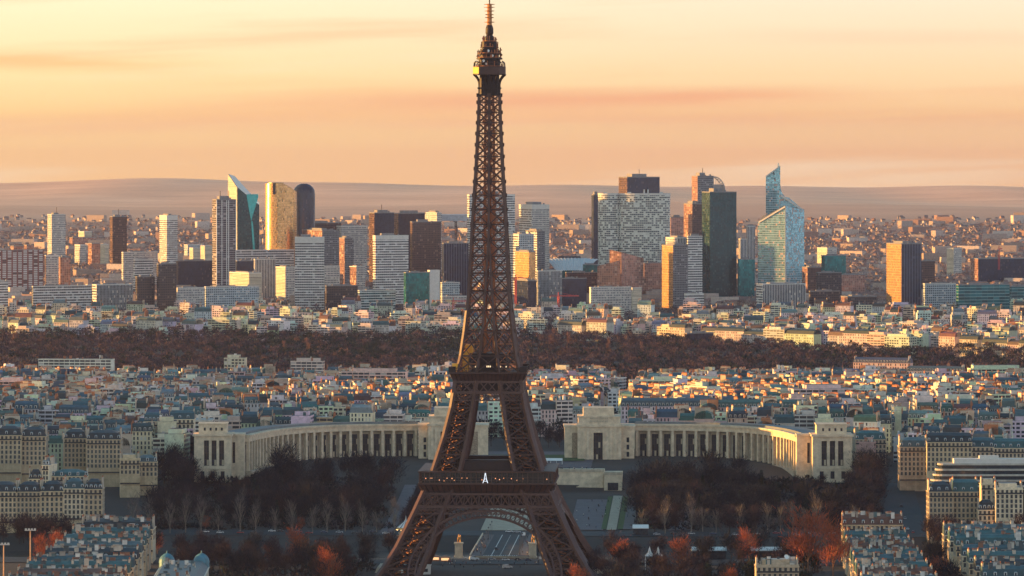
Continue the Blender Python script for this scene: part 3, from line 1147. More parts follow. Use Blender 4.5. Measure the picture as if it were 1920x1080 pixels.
    mb.box(U(xa) + .2, U(xb) - .2, .2, 30.4, zp + .003, zp + .9, bot=True)
    mb.box(U(xa) + 4, U(xb) - 5, 4, 26, zp + .903, zp + 6.5)
    for x in (U(xw0) - 1.3, U(xw1) + .5):
        mb.box(x, x + .8, -.5, 0, 21, z1 - 4.2)
    for f in (.13, .24, .76, .87):
        x = U(xa) + (U(xb) - U(xa)) * f
        mb.box(x - .9, x + .9, -.55, -.003, 14, z1 - 1.2)
    mb.build('portal', STONE, I)
    pav_windows(I, [U((xw0 + xw1) / 2)], U(xw1) - U(xw0) - .02, 2.18, 21.01, z1 - 4.52, 'portal_window')
    mb = MB()                                   # carved frieze above the portal, worn beyond reading
    rr = random.Random(8)
    xx = U(xa) + 8.5
    while xx < U(xb) - 9:
        wd = rr.uniform(.5, 1.0)
        for rz in (0, 2.2):
            mb.box(xx, xx + wd, .35, .6, z1 + 2.6 + rz, z1 + 2.6 + rz + rr.uniform(1.1, 1.6), bot=True)
        xx += wd + .45
    mb.build('frieze', STONE_D, I)
    xs = [U(x1) - 4.5] if side > 0 else [U(x0) + 4.5]
    mb = MB()
    for zc in (23, 28, 33):
        mb = MB()
        mb.box(xs[0] - .9, xs[0] + .9, 7.85, 7.99, zc, zc + 3.4, bot=True)
        mb.build('slit_window', GLASS, I)
    mb = MB()
    xr = U(x1) - 14 if side < 0 else U(x0) + 5
    mb.box(xr, xr + 7, 7.8, 7.99, 22, z1 - 5, bot=True)
    mb.build('relief_panel', mat('carved_relief', (.30, .235, .17), .9, var=.45, scale=1.2), I)


wing(-1, 'left curved palace wing of cream stone with pale piers, partly behind the iron tower',
     [(784, 3432), (700, 3430), (640, 3424), (585, 3408), (540, 3385), (505, 3355), (482, 3325), (466, 3300)],
     (784, 915, 3405, 797, 803, 862, 783, 826, 840), (364, 433, 455, 3275, 814, 877), 26)
wing(1, 'right curved palace wing of cream stone whose end block catches pink sun',
     [(1190, 3432), (1270, 3430), (1335, 3424), (1390, 3408), (1430, 3385), (1462, 3355), (1482, 3325), (1494, 3300)],
     (1059, 1190, 3405, 799, 1083, 1165, 783, 1113, 1130), (1524, 1598, 1497, 3275, 815, 877), 24)

# terrace wall with its stairs below the gap
tw = empty('terrace_wall', (*A(0, 590), 0), ROT)
tag(tw, 'high cream retaining wall with a stair below the right palace pavilion', 'wall')
mb = MB()
mb.box(-44, 50, 0, 22, 8, 21.6)
mb.box(50, 62, -7, 22, 8, 20.0)
mb.build('wall', STONE, tw)
mb = MB()
mb.box(-44.3, 50, -.35, -.003, 20.6, 22.6, bot=True)
mb.box(50, 62.3, -7.35, -7.003, 19.2, 21.2, bot=True)
mb.build('parapet', STONE_D, tw)
mb = MB()
for i in range(24):
    mb.box(28 + i * .9, 28.9 + i * .9, -3.2, -.36, 8, 9.4 + i * .42)
mb.build('stair', STONE, tw)
mb = MB()
mb.box(52.5, 59.5, -7.2, -7.01, 9, 14, bot=True)
mb.build('opening', GLASS, tw)
# ------------------------------------------------------------------ the office district on the skyline
ST = {
 'grid_pale': facade('pale_concrete_grid', 3.4, 2.4, (.28, .82), (.2, .8), (.06, .07, .085), (.55, .52, .48), .15),
 'bands_white': facade('white_spandrel_bands', 3.7, 3.2, (.40, .96), (.03, .97), (.07, .07, .08), (.70, .68, .64), .12, (.4, .4, .4), .2),
 'bands_teal': facade('pale_bands_teal_glass', 3.6, 3.6, (.36, .98), (.02, .98), (.05, .10, .12), (.66, .68, .66), .1, (.3, .4, .42), .12, .3),
 'white_fin': facade('white_vertical_fins', 3.4, 2.6, (.0, 1.0), (.34, 1.0), (.05, .06, .08), (.68, .66, .62), .03),
 'grey_fin': facade('grey_vertical_fins', 3.4, 2.2, (.05, 1.0), (.30, 1.0), (.09, .10, .11), (.42, .42, .42), .1),
 'dark_grid': facade('dark_grid', 3.4, 2.8, (.22, .9), (.12, .88), (.02, .022, .03), (.075, .06, .06), .12, (.16, .13, .12), .15),
 'dark_navy': facade('dark_navy_glass', 3.6, 2.4, (.08, 1.0), (.06, .94), (.012, .022, .05), (.014, .018, .034), .03, (.06, .06, .08), .18),
 'dark_fin': facade('navy_glass_pale_fins', 3.6, 4.2, (.0, 1.0), (.20, 1.0), (.008, .016, .04), (.10, .13, .19), .03, (.05, .06, .09), .15),
 'brown': facade('brown_glass', 3.4, 2.6, (.16, .92), (.10, .90), (.05, .028, .026), (.12, .065, .055), .1, (.2, .12, .1), .15),
 'slats': facade('dark_tower_white_lines', 3.3, 5.6, (.10, .66), (.07, 1.0), (.030, .020, .026), (.26, .24, .25), .14, (.34, .30, .30), .2),
 'teal': facade('teal_curtain_wall', 3.6, 2.2, (.10, 1.0), (.06, .94), (.012, .16, .17), (.014, .07, .075), .05, (.06, .2, .18), .1, .4),
 'teal_line': facade('teal_glass_pale_lines', 4.4, 9, (.14, 1.0), (.01, 1.0), (.008, .12, .14), (.30, .44, .44), .04, (.02, .16, .18), .1, .35),
 'greenblack': facade('black_green_glass', 3.4, 2.6, (.10, .94), (.06, .94), (.012, .06, .07), (.012, .03, .034), .14, (.03, .08, .085), .12, .3),
 'gold': facade('gold_glass_and_sun_tint', 3.6, 1.8, (.12, 1.0), (.12, .92), (.62, .36, .15), (.50, .30, .14), .06, (.3, .2, .1), .24, .8, .4, .5, .35),  # also put on flanks, where the gold imitates low sun
 'rose': facade('rose_glass_and_sun_tint', 3.4, 3.4, (.10, .95), (.08, .92), (.34, .17, .13), (.30, .20, .17), .12, (.5, .3, .22), .15, .4),  # also put on flanks, where the pink imitates low sun
 'spots': facade('white_panels_with_scattered_windows', 3.4, 3.2, (.25, .86), (.05, .95), (.05, .06, .07), (.64, .63, .56), .05, (.3, .3, .3), .15, 0, .8, 0, .5, .30),
 'pearl': facade('pearl_blue_glass', 3.5, 2.6, (.22, .96), (.05, .95), (.17, .36, .43), (.36, .50, .55), .14, (.5, .34, .28), .08, .6),
 'grey': facade('grey_office_grid', 3.3, 2.6, (.28, .86), (.14, .86), (.05, .06, .075), (.20, .20, .21), .1, (.3, .3, .3), .15),
 'louvre': facade('cream_louvres', 2.2, 30, (.5, 1.0), (.0, 1.0), (.35, .31, .24), (.66, .60, .47), .0),
 'redflat': facade('white_loggias_on_red_brick', 2.9, 9.0, (.22, .82), (.30, 1.0), (.62, .60, .58), (.26, .10, .075), .18, (.12, .09, .09), .8, 0, .8, 0, .12),
 'greyblue': facade('blue_grey_office_windows', 3.3, 3.0, (.3, .85), (.15, .85), (.04, .07, .09), (.46, .52, .54), .1),
}
CAP = mat('rooftop_plant', (.22, .21, .21), .8)
PALE = mat('pale_concrete', (.62, .59, .54), .8, var=.1)
RTOP = mat('dark_roof_felt', (.09, .09, .10), .9)
TH = math.radians(25)


def tower(x0, xs, x2, yt, yb, Y, style, label, cat='tower', name='office_tower', roof=True, cap=None, side=None, extra=None, rot=None, top_band=None, depth=None, group=None):
    """a slab tower: x0..xs left flank, xs..x2 front, measured in the photograph at distance Y"""
    th = rot if rot is not None else (TH if xs > x0 + 1 else 0.0)
    k = Y / F
    a, b = (xs - x0) * k, (x2 - xs) * k
    # view direction at this column
    phi = math.atan2((xs - 960) / F, 1)
    r = th - phi * 1.0
    wd = max(6, b / math.cos(th))
    dp = depth or (a / math.sin(th) if th > .02 else min(max(16, wd * .6), 45))
    X, Yc = pX(xs, Y), Y
    g = ZY(yb, Y) if yb else gz(X, Y)
    g = min(g, gz(X, Y) + 6) - 2
    h = ZY(yt, Y) - g
    T = empty(name, (X, Yc, g), r)
    tag(T, label, cat, group)
    mb = MB()
    mb.prism([(0, 0), (wd, 0), (wd, dp), (0, dp)], 0, h, 0, 1)
    if side:                     # flanks in a second material; some gold and rose ones imitate sunlight
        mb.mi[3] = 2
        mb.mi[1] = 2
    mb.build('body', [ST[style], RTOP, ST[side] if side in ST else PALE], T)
    c = MB()
    rr = random.Random(int(x0 * 7 + yt))
    c.box(-.25, wd + .25, -.25, dp + .25, h + .003, h + 1.3, bot=True)
    if top_band:
        c.box(-.2, wd + .2, -.2, dp + .2, h - top_band, h - .01, bot=True)
    c.build('parapet', ST[style].copy() if False else (PALE if style in ('grid_pale', 'bands_white', 'white_fin', 'spots', 'grey_fin', 'louvre', 'bands_teal', 'greyblue') else CAP), T)
    if roof:
        c = MB()
        ch = min(6, max(2.5, h * .04))
        c.box(wd * .2, wd * rr.uniform(.5, .8), dp * .2, dp * .8, h + .3, h + .3 + ch)
        for i in range(3):
            u = rr.uniform(.1, .85)
            c.box(wd * u, wd * u + 2, dp * .1, dp * .1 + 2, h + .3, h + rr.uniform(2, 4))
        c.build('plant_room', CAP, T)
    if cap == 'mast' or cap == 'masts':
        c = MB()
        for f in ((.5,) if cap == 'mast' else (.3, .75)):
            c.beam((wd * f, dp * .5, h), (wd * f, dp * .5, h + 14), .8)
        c.build('aerial', DARKMETAL, T)
    if extra:
        extra(T, wd, dp, h)
    return T


def prism_tower(pts, Y, style, label, tops, g=None, roofm=None, name='office_tower', yb=None):
    """free footprint: pts = (px, dY) counter-clockwise, tops = row of each corner in the photograph"""
    k = Y / F
    cx = sum(p[0] for p in pts) / len(pts)
    X = pX(cx, Y)
    g = (gz(X, Y) if yb is None else ZY(yb, Y)) - 2
    T = empty(name, (X, Y, g))
    tag(T, label, 'tower')
    mb = MB()
    loc = [((p[0] - 960) * (Y + p[1]) / F - X, p[1]) for p in pts]
    zt = [ZY(t, Y + p[1]) - g for t, p in zip(tops, pts)]
    mb.prism(loc, 0, zt, 0, 1)
    mb.build('body', [ST[style] if isinstance(style, str) else style, roofm or RTOP], T)
    return T, loc, zt, g


def fins(T, wd, dp, h):
    c = MB()
    for f in (0.0, .27, .52, .62, 1.0):
        c.box(wd * f - .5, wd * f + .5, -.9, -.255, 0, h - .5)
    c.build('fin', WHITE, T)


def flank_slab(T, wd, dp, h):
    c = MB()
    c.box(wd + .3, wd + 16, -1, dp, 0, h + 4)
    c.build('lift_slab', PALE, T)


tower(89, 97, 123, 403, 486, 9000, 'grid_pale', 'slim pale tower with mottled windows, farthest left of the tall ones', cap='mast')
tower(206, 211, 238, 407, 492, 8800, 'brown', 'dark brown slim tower with a thin central mast', cap='mast')
tower(299, 313, 333, 405, 464, 9000, 'bands_white', 'cream tower with yellow sunlit bands on its left flank', top_band=8)
tower(398, 406, 442, 375, 532, 7600, 'slats', 'dark tower striped with thin white vertical fins, in front of the green sail tower', cap='masts', extra=fins)
# green sail-shaped tower
T, loc, zt, g = prism_tower([(428, 30), (445, 0), (486, 20), (486, 60), (440, 70)], 8000, 'greenblack', 'green glass tower with a pointed sail-shaped sloping top', [326, 351, 384, 380, 330],
                            roofm=mat('green_glass_slope', (.05, .13, .13), .15, .4))
mb = MB()
a, b = Vector((*loc[1], 0)), Vector((*loc[2], 0))
L = (b - a).length
u = (b - a) / L
nrm = Vector((u.y, -u.x, 0))
P = lambda f, z: tuple(a + u * (L * f) + nrm * .6 + Vector((0, 0, z)))
hh = zt[1]
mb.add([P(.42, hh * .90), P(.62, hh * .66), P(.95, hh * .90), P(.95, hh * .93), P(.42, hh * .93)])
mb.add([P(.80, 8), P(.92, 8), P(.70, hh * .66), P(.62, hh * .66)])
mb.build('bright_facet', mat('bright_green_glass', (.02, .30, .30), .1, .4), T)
mb = MB()
mb.add([(loc[0][0] - .4, loc[0][1] - .4, 0), (loc[1][0] - .4, loc[1][1] - .5, 0), (loc[1][0] - .4, loc[1][1] - .5, zt[1] - .5), (loc[0][0] - .4, loc[0][1] - .4, zt[0] - .5)], 0, (1, 1, 1),
       [(0, 0), (34, 0), (34, zt[1]), (0, zt[0])])
mb.build('pale_flank', ST['louvre'], T)


def ellipse_tower(x0, x2, Y, yt, style, label, squash=.6, dome=0, n=48, slot=None, slant=0):
    k = Y / F
    r = (x2 - x0) / 2 * k
    X = pX((x0 + x2) / 2, Y)
    g = gz(X, Y) - 2
    T = empty('office_tower', (X, Y, g), -math.atan2((x0 + x2) / 2 - 960, F))
    tag(T, label, 'tower')
    h = ZY(yt, Y) - g
    mb = MB()
    pts = [(r * math.cos(2 * math.pi * i / n), r * squash * math.sin(2 * math.pi * i / n)) for i in range(n)]
    if slot:
        pts = [(x, y + (6 if slot[0] < x / r < slot[1] and y < 0 else 0)) for x, y in pts]
    mb.prism(pts, 0, [h - slant * max(0, x / r - .1) ** 1.3 for x, y in pts], 0, 1)
    if dome:
        q = pts
        for i in range(1, 5):
            f0 = math.cos((i - 1) / 4 * 1.3)
            f1 = math.cos(i / 4 * 1.3)
            mb.prism([(x * f0, y * f0) for x, y in pts], h + dome * math.sin((i - 1) / 4 * 1.3), h + dome * math.sin(i / 4 * 1.3), 0, 1, pts1=[(x * f1, y * f1) for x, y in pts], v0=h)
    o = mb.build('body', [ST[style], RTOP], T)
    import bmesh
    bm = bmesh.new()
    bm.from_mesh(o.data)
    sides = [f for f in bm.faces if f.material_index == 0]
    bmesh.ops.split_edges(bm, edges=[e for e in bm.edges if len({f.material_index for f in e.link_faces}) > 1])
    bmesh.ops.remove_doubles(bm, verts=list({v for f in sides for v in f.verts}), dist=0.01)
    for f in bm.faces:
        f.smooth = f.material_index == 0
    bm.to_mesh(o.data)
    bm.free()
    return T, r, h


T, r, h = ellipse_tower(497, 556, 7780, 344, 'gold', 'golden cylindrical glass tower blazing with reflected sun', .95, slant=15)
mb = MB()
mb.box(-r * .50, -r * .34, -r * .92, -r * .7, h - 17, h + .8)
mb.build('dark_slot', DARKMETAL, T)
mb = MB()
mb.lathe([(r * .5, h - 3), (r * .5, h + 1.6), (0, h + 1.7)], 20, -r * .3, 0)
o = mb.build('crown_ring', ST['gold'], T)
o.scale = (1, .95, 1)
T, r, h = ellipse_tower(549, 591, 8150, 363, 'dark_navy', 'dark rounded tower behind the golden cylinder tower', .8, 17)
tower(553, 553, 608, 446, 592, 7150, 'bands_white', 'white banded tower with a straight front, beside the golden cylinder', side='grid_pale', top_band=7)
tower(553, 575, 640, 419, 500, 8200, 'brown', 'grey-brown flat-topped block showing just above the white banded tower')
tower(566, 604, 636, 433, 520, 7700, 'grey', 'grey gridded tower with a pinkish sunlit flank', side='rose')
tower(631, 640, 689, 425, 500, 8200, 'grid_pale', 'pale grey tower with a stepped outline behind the grey gridded tower')
tower(636, 646, 663, 447, 512, 7600, 'grey', 'narrow grey tower with pink window strip', side='rose')
tower(692, 702, 739, 400, 545, 7900, 'dark_navy', 'dark navy glass slab tower with a purple left flank', side='brown', cap='mast')
tower(737, 747, 797, 401, 545, 8000, 'dark_navy', 'dark navy tower with a brown left flank, middle of three dark towers', side='brown')
tower(769, 773, 827, 417, 516, 7700, 'brown', 'dark brown glass tower standing forward of the other dark towers')
tower(798, 819, 828, 400, 470, 8600, 'grid_pale', 'pale block with a pink sunlit side next to the great hollow cube')
# great hollow cube
GA = empty('hollow_cube', (pX(858, 8700), 8700, gz(0, 8700)), math.radians(12))
tag(GA, 'giant white hollow cube arch seen between the dark towers and the iron tower', 'arch')
mb = MB()
gh = ZY(402, 8700) - gz(0, 8700)
mb.box(-55, 55, -40, 40, gh - 11, gh, bot=True)
mb.build('top_slab', mat('grey_marble', (.42, .42, .44), .6), GA)
for s in (-1, 1):
    mb = MB()
    mb.box(*sorted((s * 55, s * 37)), -40, 40, 0, gh - 11.003)
    mb.build('pillar', PALE, GA)
mb = MB()
for x in (-6, -3.4):
    mb.box(x, x + 1.4, -5, -3, 0, gh - 11.01)
for z in range(6, int(gh) - 12, 7):
    mb.box(-4.6, -3.4, -4.5, -3.5, z, z + 1)
mb.build('lift_tower', DARKMETAL, GA)
tower(829, 832, 879, 457, 524, 7500, 'dark_fin', 'dark blue tower with pale vertical lines, left behind the iron tower')
tower(699, 704, 766, 443, 552, 7250, 'bands_white', 'white gridded slab tower in front of the dark towers', top_band=5)
tower(876, 880, 966, 366, 524, 7900, 'bands_white', 'wide pale banded tower directly behind the iron tower shaft')
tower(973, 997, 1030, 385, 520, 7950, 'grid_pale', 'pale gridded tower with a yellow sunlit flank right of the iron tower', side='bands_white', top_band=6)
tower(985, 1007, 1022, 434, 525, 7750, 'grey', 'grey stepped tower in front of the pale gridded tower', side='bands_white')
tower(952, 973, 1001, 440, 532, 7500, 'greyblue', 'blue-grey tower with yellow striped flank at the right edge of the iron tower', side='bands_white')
tower(966, 992, 1004, 473, 535, 7350, 'gold', 'gold glazed block glowing beside the iron tower')
tower(1006, 1009, 1054, 509, 580, 7150, 'grey_fin', 'grey office block with a white frame front under the vaulted hall')
tower(966, 990, 1006, 527, 584, 7050, 'dark_navy', 'low dark blue office block beside the red crane')
tower(1054, 1056, 1100, 523, 586, 7100, 'dark_navy', 'low dark navy block with a thin light strip under the vaulted hall')
tower(1109, 1113, 1124, 366, 500, 8150, 'dark_navy', 'narrow dark slab at the left edge of the white curved twin tower')
tower(1160, 1176, 1237, 333, 470, 8350, 'dark_navy', 'dark rectangular tower rising behind the white curved twin tower', side='brown', cap='mast')
# white curved twin tower
TW = empty('office_tower', (pX(1190, 7900), 7900, gz(0, 7900) - 2), -math.atan2(230, F))
tag(TW, 'broad white curved twin tower peppered with dark windows', 'tower')
k = 7900 / F
hh = ZY(366, 7900) - gz(0, 7900) + 2
for x0, x1, d, nm in ((1121, 1166, 10, 'left_lobe'), (1160, 1257, 0, 'right_lobe')):
    mb = MB()
    c, r = ((x0 + x1) / 2 - 1190) * k, (x1 - x0) / 2 * k
    pts = [(c + r * math.cos(a), d + 16 + 20 * math.sin(a)) for a in [math.pi * 2 * i / 32 for i in range(32)]]
    mb.prism(pts, 0, hh, 0, 1)
    mb.prism([(c + (x - c) * 1.005, d + 16 + (y - d - 16) * 1.02) for x, y in pts], hh + .01, hh + 3, 2, 1, bot=True)
    mb.build('lobe', [ST['spots'], RTOP, PALE], TW)
mb = MB()
for x in (1135, 1180, 1210, 1213, 1240):
    mb.box((x - 1190) * k - 3, (x - 1190) * k + 3, 8, 14, hh + 2, hh + (9 if x in (1210, 1213) else 5))
mb.build('plant_room', PALE, TW)
# vaulted exhibition hall
VH = empty('vaulted_hall', (pX(1072, 8000), 8000, gz(0, 8000)))
tag(VH, 'white ribbed shell vault roof of a low exhibition hall', 'hall')
mb = MB()
R = 48 * 8000 / F
zt_ = ZY(484, 8000) - gz(0, 8000)
zb_ = ZY(506, 8000) - gz(0, 8000)
n = 30
for i in range(n):
    for j in range(6):
        q = []
        for (u_, v_) in ((i, j), (i + 1, j), (i + 1, j + 1), (i, j + 1)):
            f = u_ / n * 2 - 1
            g_ = v_ / 6
            wdt = 1 - .42 * (1 - g_)
            z = zb_ + (zt_ - zb_) * (1 - (1 - g_) ** 1.6) + (.5 if u_ % 2 else -.5) - 2.0 * f * f
            q.append((f * R * wdt * 1.05, -26 + g_ * 40, z))
        mb.add(q)
mb.build('shell_roof', mat('white_shell', (.62, .64, .64), .5, var=.08), VH)
mb = MB()
mb.box(-R * .58, R * .58, -24, 30, 0, zb_ - .8)
mb.build('glazed_front', ST['teal'], VH)
mb = MB()
mb.box(-R * .5, R * .35, 14.2, 22, zt_ - 2, zt_ + 3, bot=True)
mb.build('ridge', RTOP, VH)
tower(1093, 1093, 1121, 497, 512, 7700, 'teal', 'low green glass block at the right foot of the vaulted hall')
tower(1060, 1062, 1124, 512, 530, 7400, 'brown', 'low brown terrace building with red trim below the vaulted hall', 'building', 'office_block')
# rose stepped glass building
T, *_ = prism_tower([(1143, 12), (1165, 0), (1207, 26), (1207, 50), (1143, 50)], 7400, 'rose', 'rose tinted glass building with a slanting pointed roof, before the white twin tower', [468, 473, 484, 484, 468], name='office_block')
T, *_ = prism_tower([(1120, 6), (1163, -6), (1163, 30), (1120, 30)], 7350, 'rose', 'lower rose tinted glass wing with a sloping top', [499, 488, 490, 498], name='office_block')
tower(1105, 1108, 1184, 540, 590, 7000, 'grid_pale', 'white gridded hotel block with a plain pale flank, lower middle right', 'building', 'office_block', side='x')
tower(1184, 1186, 1203, 541, 588, 6990, 'louvre', 'plain pale slab joined to the white gridded hotel block', 'building', 'office_block', roof=False)
tower(1206, 1208, 1242, 494, 545, 7600, 'rose', 'pinkish gridded block between the rose glass building and the gold flank tower')
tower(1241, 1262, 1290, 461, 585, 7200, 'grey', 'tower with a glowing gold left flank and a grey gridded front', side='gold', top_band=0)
tower(1248, 1270, 1292, 447, 520, 7500, 'white_fin', 'pale finned tower top just behind the gold flanked tower', side='grid_pale')
tower(1288, 1290, 1317, 444, 575, 7400, 'bands_white', 'tower with white and dark bands left of the black-green tower')
tower(1282, 1298, 1318, 383, 470, 7950, 'brown', 'dark brown mid-height tower left behind the black-green tower', side='rose')
tower(1256, 1258, 1284, 408, 470, 8200, 'rose', 'rose-brown distant block beside the dark brown tower')


def sailtop(T, wd, dp, h):
    c = MB()
    n = 8
    pr = (wd, 0, h + 1)
    for i in range(n + 1):
        a = math.pi / 2 * i / n
        q = (wd + 21 * math.sin(a), 0, h - 26 + 26 * math.cos(a))
        if i:
            c.beam(pr, q, 1.2)
            c.beam((pr[0], dp * .6, pr[2]), (q[0], dp * .6, q[2]), 1.2)
        c.beam(q, (q[0], dp * .6, q[2]), .8)
        c.beam(q, (q[0], 0, h - 26), .7)
        pr = q
    c.box(wd + .3, wd + 20, 2, dp * .5, 0, h - 13)
    c.build('curved_frame', mat('pale_frame', (.42, .36, .33), .6), T)


tower(1297, 1308, 1338, 331, 440, 8050, 'grey', 'grey-pink tower with a quarter-round open frame on its right shoulder', side='rose', cap='mast', extra=sailtop)
tower(1316, 1331, 1381, 361, 580, 7450, 'greenblack', 'tall black-green glass tower, darkest of the right cluster', side='greenblack')
tower(1385, 1388, 1400, 449, 500, 8000, 'white_fin', 'slim white finned tower, left one of the pair beside the black-green tower')
tower(1399, 1402, 1416, 425, 500, 8050, 'white_fin', 'slim taller white finned tower, right one of the pair left of the spire tower')
tower(1383, 1385, 1415, 487, 578, 7450, 'teal', 'low teal glass block between the black-green tower and the spire tower')
# spire tower
sp_g = mat('spire_glass', (.20, .38, .44), .1, .5, var=.3, scale=.08)
T, loc, zt, g = prism_tower([(1421, 0), (1473, -24), (1508, 4), (1508, 40), (1430, 46)], 7700, 'pearl', 'pale blue glass spire tower with sloping roofs, tallest at the right', [416, 386, 394, 392, 405])
mb = MB()
X0 = T.location.x
f = lambda px_, d: ((px_ - 960) * (7700 + d) / F - X0, d)
fz = lambda y, d: ZY(y, 7700 + d) - g
q = [f(1436, 10), f(1463, 6), f(1463, 40), f(1436, 44)]
mb.prism(q, zt[0] - 25, [fz(331, 10), fz(311, 6), fz(311, 40), fz(331, 44)], 0, 1)
mb.build('spire_blade', [ST['pearl'], sp_g], T)
mb = MB()
cv = [(1463, 345), (1464, 355), (1467, 363), (1472, 369), (1480, 371), (1493, 382), (1508, 396)]
for (a_, b_), (c_, d_) in zip(cv[:-1], cv[1:]):
    mb.prism([f(a_, 8), f(c_, 8), f(c_, 38), f(a_, 38)], zt[1] - 28, [fz(b_, 8), fz(d_, 8), fz(d_, 38), fz(b_, 38)], 0, 1)
mb.build('curved_shoulder', [ST['pearl'], sp_g], T)
mb = MB()
mb.beam((*f(1423, -1), fz(417, 0)), (*f(1473, -25), fz(387, -24)), 2.2)
mb.beam((*f(1464, 6), fz(366, 6)), (*f(1507, 6), fz(395, 6)), 3)
mb.beam((*f(1436, 9), fz(331, 9)), (*f(1463, 5), fz(311, 5)), 1.6)
mb.beam((*f(1459, 20), fz(316, 20)), (*f(1459, 20), fz(306, 20)), 2.2)
mb.beam((*f(1473, -25), 0), (*f(1473, -25), fz(387, -24)), 2)
mb.build('bright_edge', PALE, T)
mb = MB()
rr = random.Random(4)
for i in range(16):
    x, y = rr.uniform(1439, 1461), rr.uniform(322, 344)
    if y > 331 - (x - 1436) * .74 + 4:
        mb.box(*(f(x, 0)[0], f(x, 0)[0] + 1.6), 7.2 if x > 1450 else 9, 9.9, fz(y, 9), fz(y, 9) + 3, bot=True)
mb.build('opening', DARKMETAL, T)
mb = MB()
mb.add([(*f(1474, -22), 0), (*f(1490, -9), 0), (*f(1490, -9), zt[1] - 14), (*f(1479, -18), zt[1] - 24)], 0, (1, 1, 1), [(0, 0), (15, 0), (15, 130), (0, 130)])
o = mb.build('teal_facet', ST['teal'], T)
o.location.y = -.8
tower(1418, 1430, 1511, 534, 587, 7100, 'white_fin', 'wide office block with white vertical stripes at the foot of the spire tower', 'building', 'office_block', side='bands_white')
tower(1504, 1514, 1540, 502, 550, 7550, 'brown', 'brown-red block right of the spire tower foot', 'building', 'office_block', side='rose')
tower(1530, 1534, 1578, 512, 552, 7450, 'dark_grid', 'dark stepped brown block right of the red-brown block', 'building', 'office_block')
tower(1517, 1519, 1575, 547, 590, 7000, 'dark_grid', 'dark glazed stepped block with grey terraces in shadow', 'building', 'office_block')
tower(1577, 1589, 1644, 557, 588, 6900, 'dark_grid', 'dark office block with a brick red flank', 'building', 'office_block', side='rose')
tower(1540, 1546, 1586, 480, 512, 7900, 'teal', 'low dark teal office block on the slope right of the spire tower', 'building', 'office_block')
tower(1570, 1576, 1622, 516, 548, 7600, 'rose', 'pinkish brick office block with grey roof', 'building', 'office_block', side='rose')
tower(1532, 1551, 1569, 466, 495, 8900, 'grid_pale', 'cream tower block with a bright left flank on the far slope', 'tower block', 'tower_block', side='louvre')
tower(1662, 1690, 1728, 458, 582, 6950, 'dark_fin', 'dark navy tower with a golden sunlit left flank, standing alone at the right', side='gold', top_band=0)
tower(1793, 1797, 1893, 535, 590, 6900, 'teal_line', 'long teal glass office block with pale floor lines at the far right', 'building', 'office_block')
tower(1893, 1897, 1960, 538, 586, 6980, 'teal_line', 'teal glass office block cut by the right edge of the picture', 'building', 'office_block')
tower(1731, 1734, 1792, 533, 580, 7050, 'greyblue', 'pale blue-grey office block with small square windows', 'building', 'office_block')
tower(1724, 1728, 1753, 490, 527, 7600, 'brown', 'brown gridded block right behind the lone golden flank tower', 'building', 'office_block')
tower(1775, 1788, 1803, 467, 500, 8500, 'grid_pale', 'cream tower block on the slope at the far right', 'tower block', 'tower_block', side='louvre')
tower(1820, 1834, 1960, 486, 515, 8100, 'dark_navy', 'long low dark blue office block with a pink sunlit end', 'building', 'office_block', side='rose')
tower(-20, -18, 82, 470, 524, 7700, 'redflat', 'long slab of white loggias on red brick at the left edge', 'tower block', 'tower_block', roof=False)
tower(60, 62, 172, 538, 594, 7000, 'bands_white', 'wide grey banded office block at the lower left of the skyline', 'building', 'office_block', side='grey')
tower(173, 181, 249, 535, 597, 6950, 'grey_fin', 'grey office block with fine vertical fins beside the wide banded block', 'building', 'office_block', side='bands_white')
tower(254, 257, 290, 520, 598, 6900, 'dark_grid', 'shorter of the two dark residential towers', 'tower block', 'tower_block')
tower(294, 297, 331, 496, 598, 6900, 'dark_grid', 'taller of the two dark residential towers', 'tower block', 'tower_block')
tower(84, 86, 110, 480, 520, 7500, 'grid_pale', 'white apartment tower block with red side wall at the left', 'tower block', 'tower_block', side='brown')
tower(110, 113, 132, 483, 526, 7450, 'rose', 'pink-brown apartment block left of the dark slim tower', 'tower block', 'tower_block')
tower(430, 467, 490, 513, 550, 7250, 'louvre', 'windowless cream block with fine horizontal lines', 'building', 'office_block', side='louvre')
tower(330, 334, 402, 490, 528, 7700, 'dark_navy', 'long dark glazed building left of the white-striped dark tower', 'building', 'office_block')
tower(442, 444, 480, 490, 522, 7500, 'dark_navy', 'dark glazed hall below the white canopy roof', 'building', 'office_block')
tower(441, 443, 552, 470, 482, 7700, 'bands_white', 'long white canopy roof in front of the green sail tower', 'building', 'office_block', roof=False)
tower(520, 524, 552, 457, 478, 7900, 'gold', 'small gold-lit block beside the golden cylinder foot', 'building', 'office_block')
tower(476, 478, 517, 487, 530, 7400, 'white_fin', 'white ribbed block left of the white banded tower', 'building', 'office_block')
tower(517, 535, 554, 502, 548, 7350, 'grid_pale', 'cream gridded apartment block left of the white banded tower', 'tower block', 'tower_block', side='louvre')
tower(606, 609, 637, 500, 545, 7400, 'grid_pale', 'cream apartment block right of the white banded tower', 'tower block', 'tower_block')
tower(655, 668, 685, 501, 540, 7450, 'grid_pale', 'pink lit apartment block between the white banded tower and the white gridded slab', 'tower block', 'tower_block', side='rose')
tower(610, 612, 671, 537, 592, 7100, 'dark_grid', 'dark grey gridded block beside the white banded tower', 'building', 'office_block')
tower(671, 674, 742, 546, 594, 7030, 'bands_teal', 'white office block with teal window bands', 'building', 'office_block')
tower(757, 761, 805, 512, 592, 6980, 'teal', 'green glass office tower with a white slab on its right', extra=flank_slab)
tower(826, 829, 862, 531, 556, 7300, 'greyblue', 'blue-grey low office block left behind the iron tower', 'building', 'office_block')
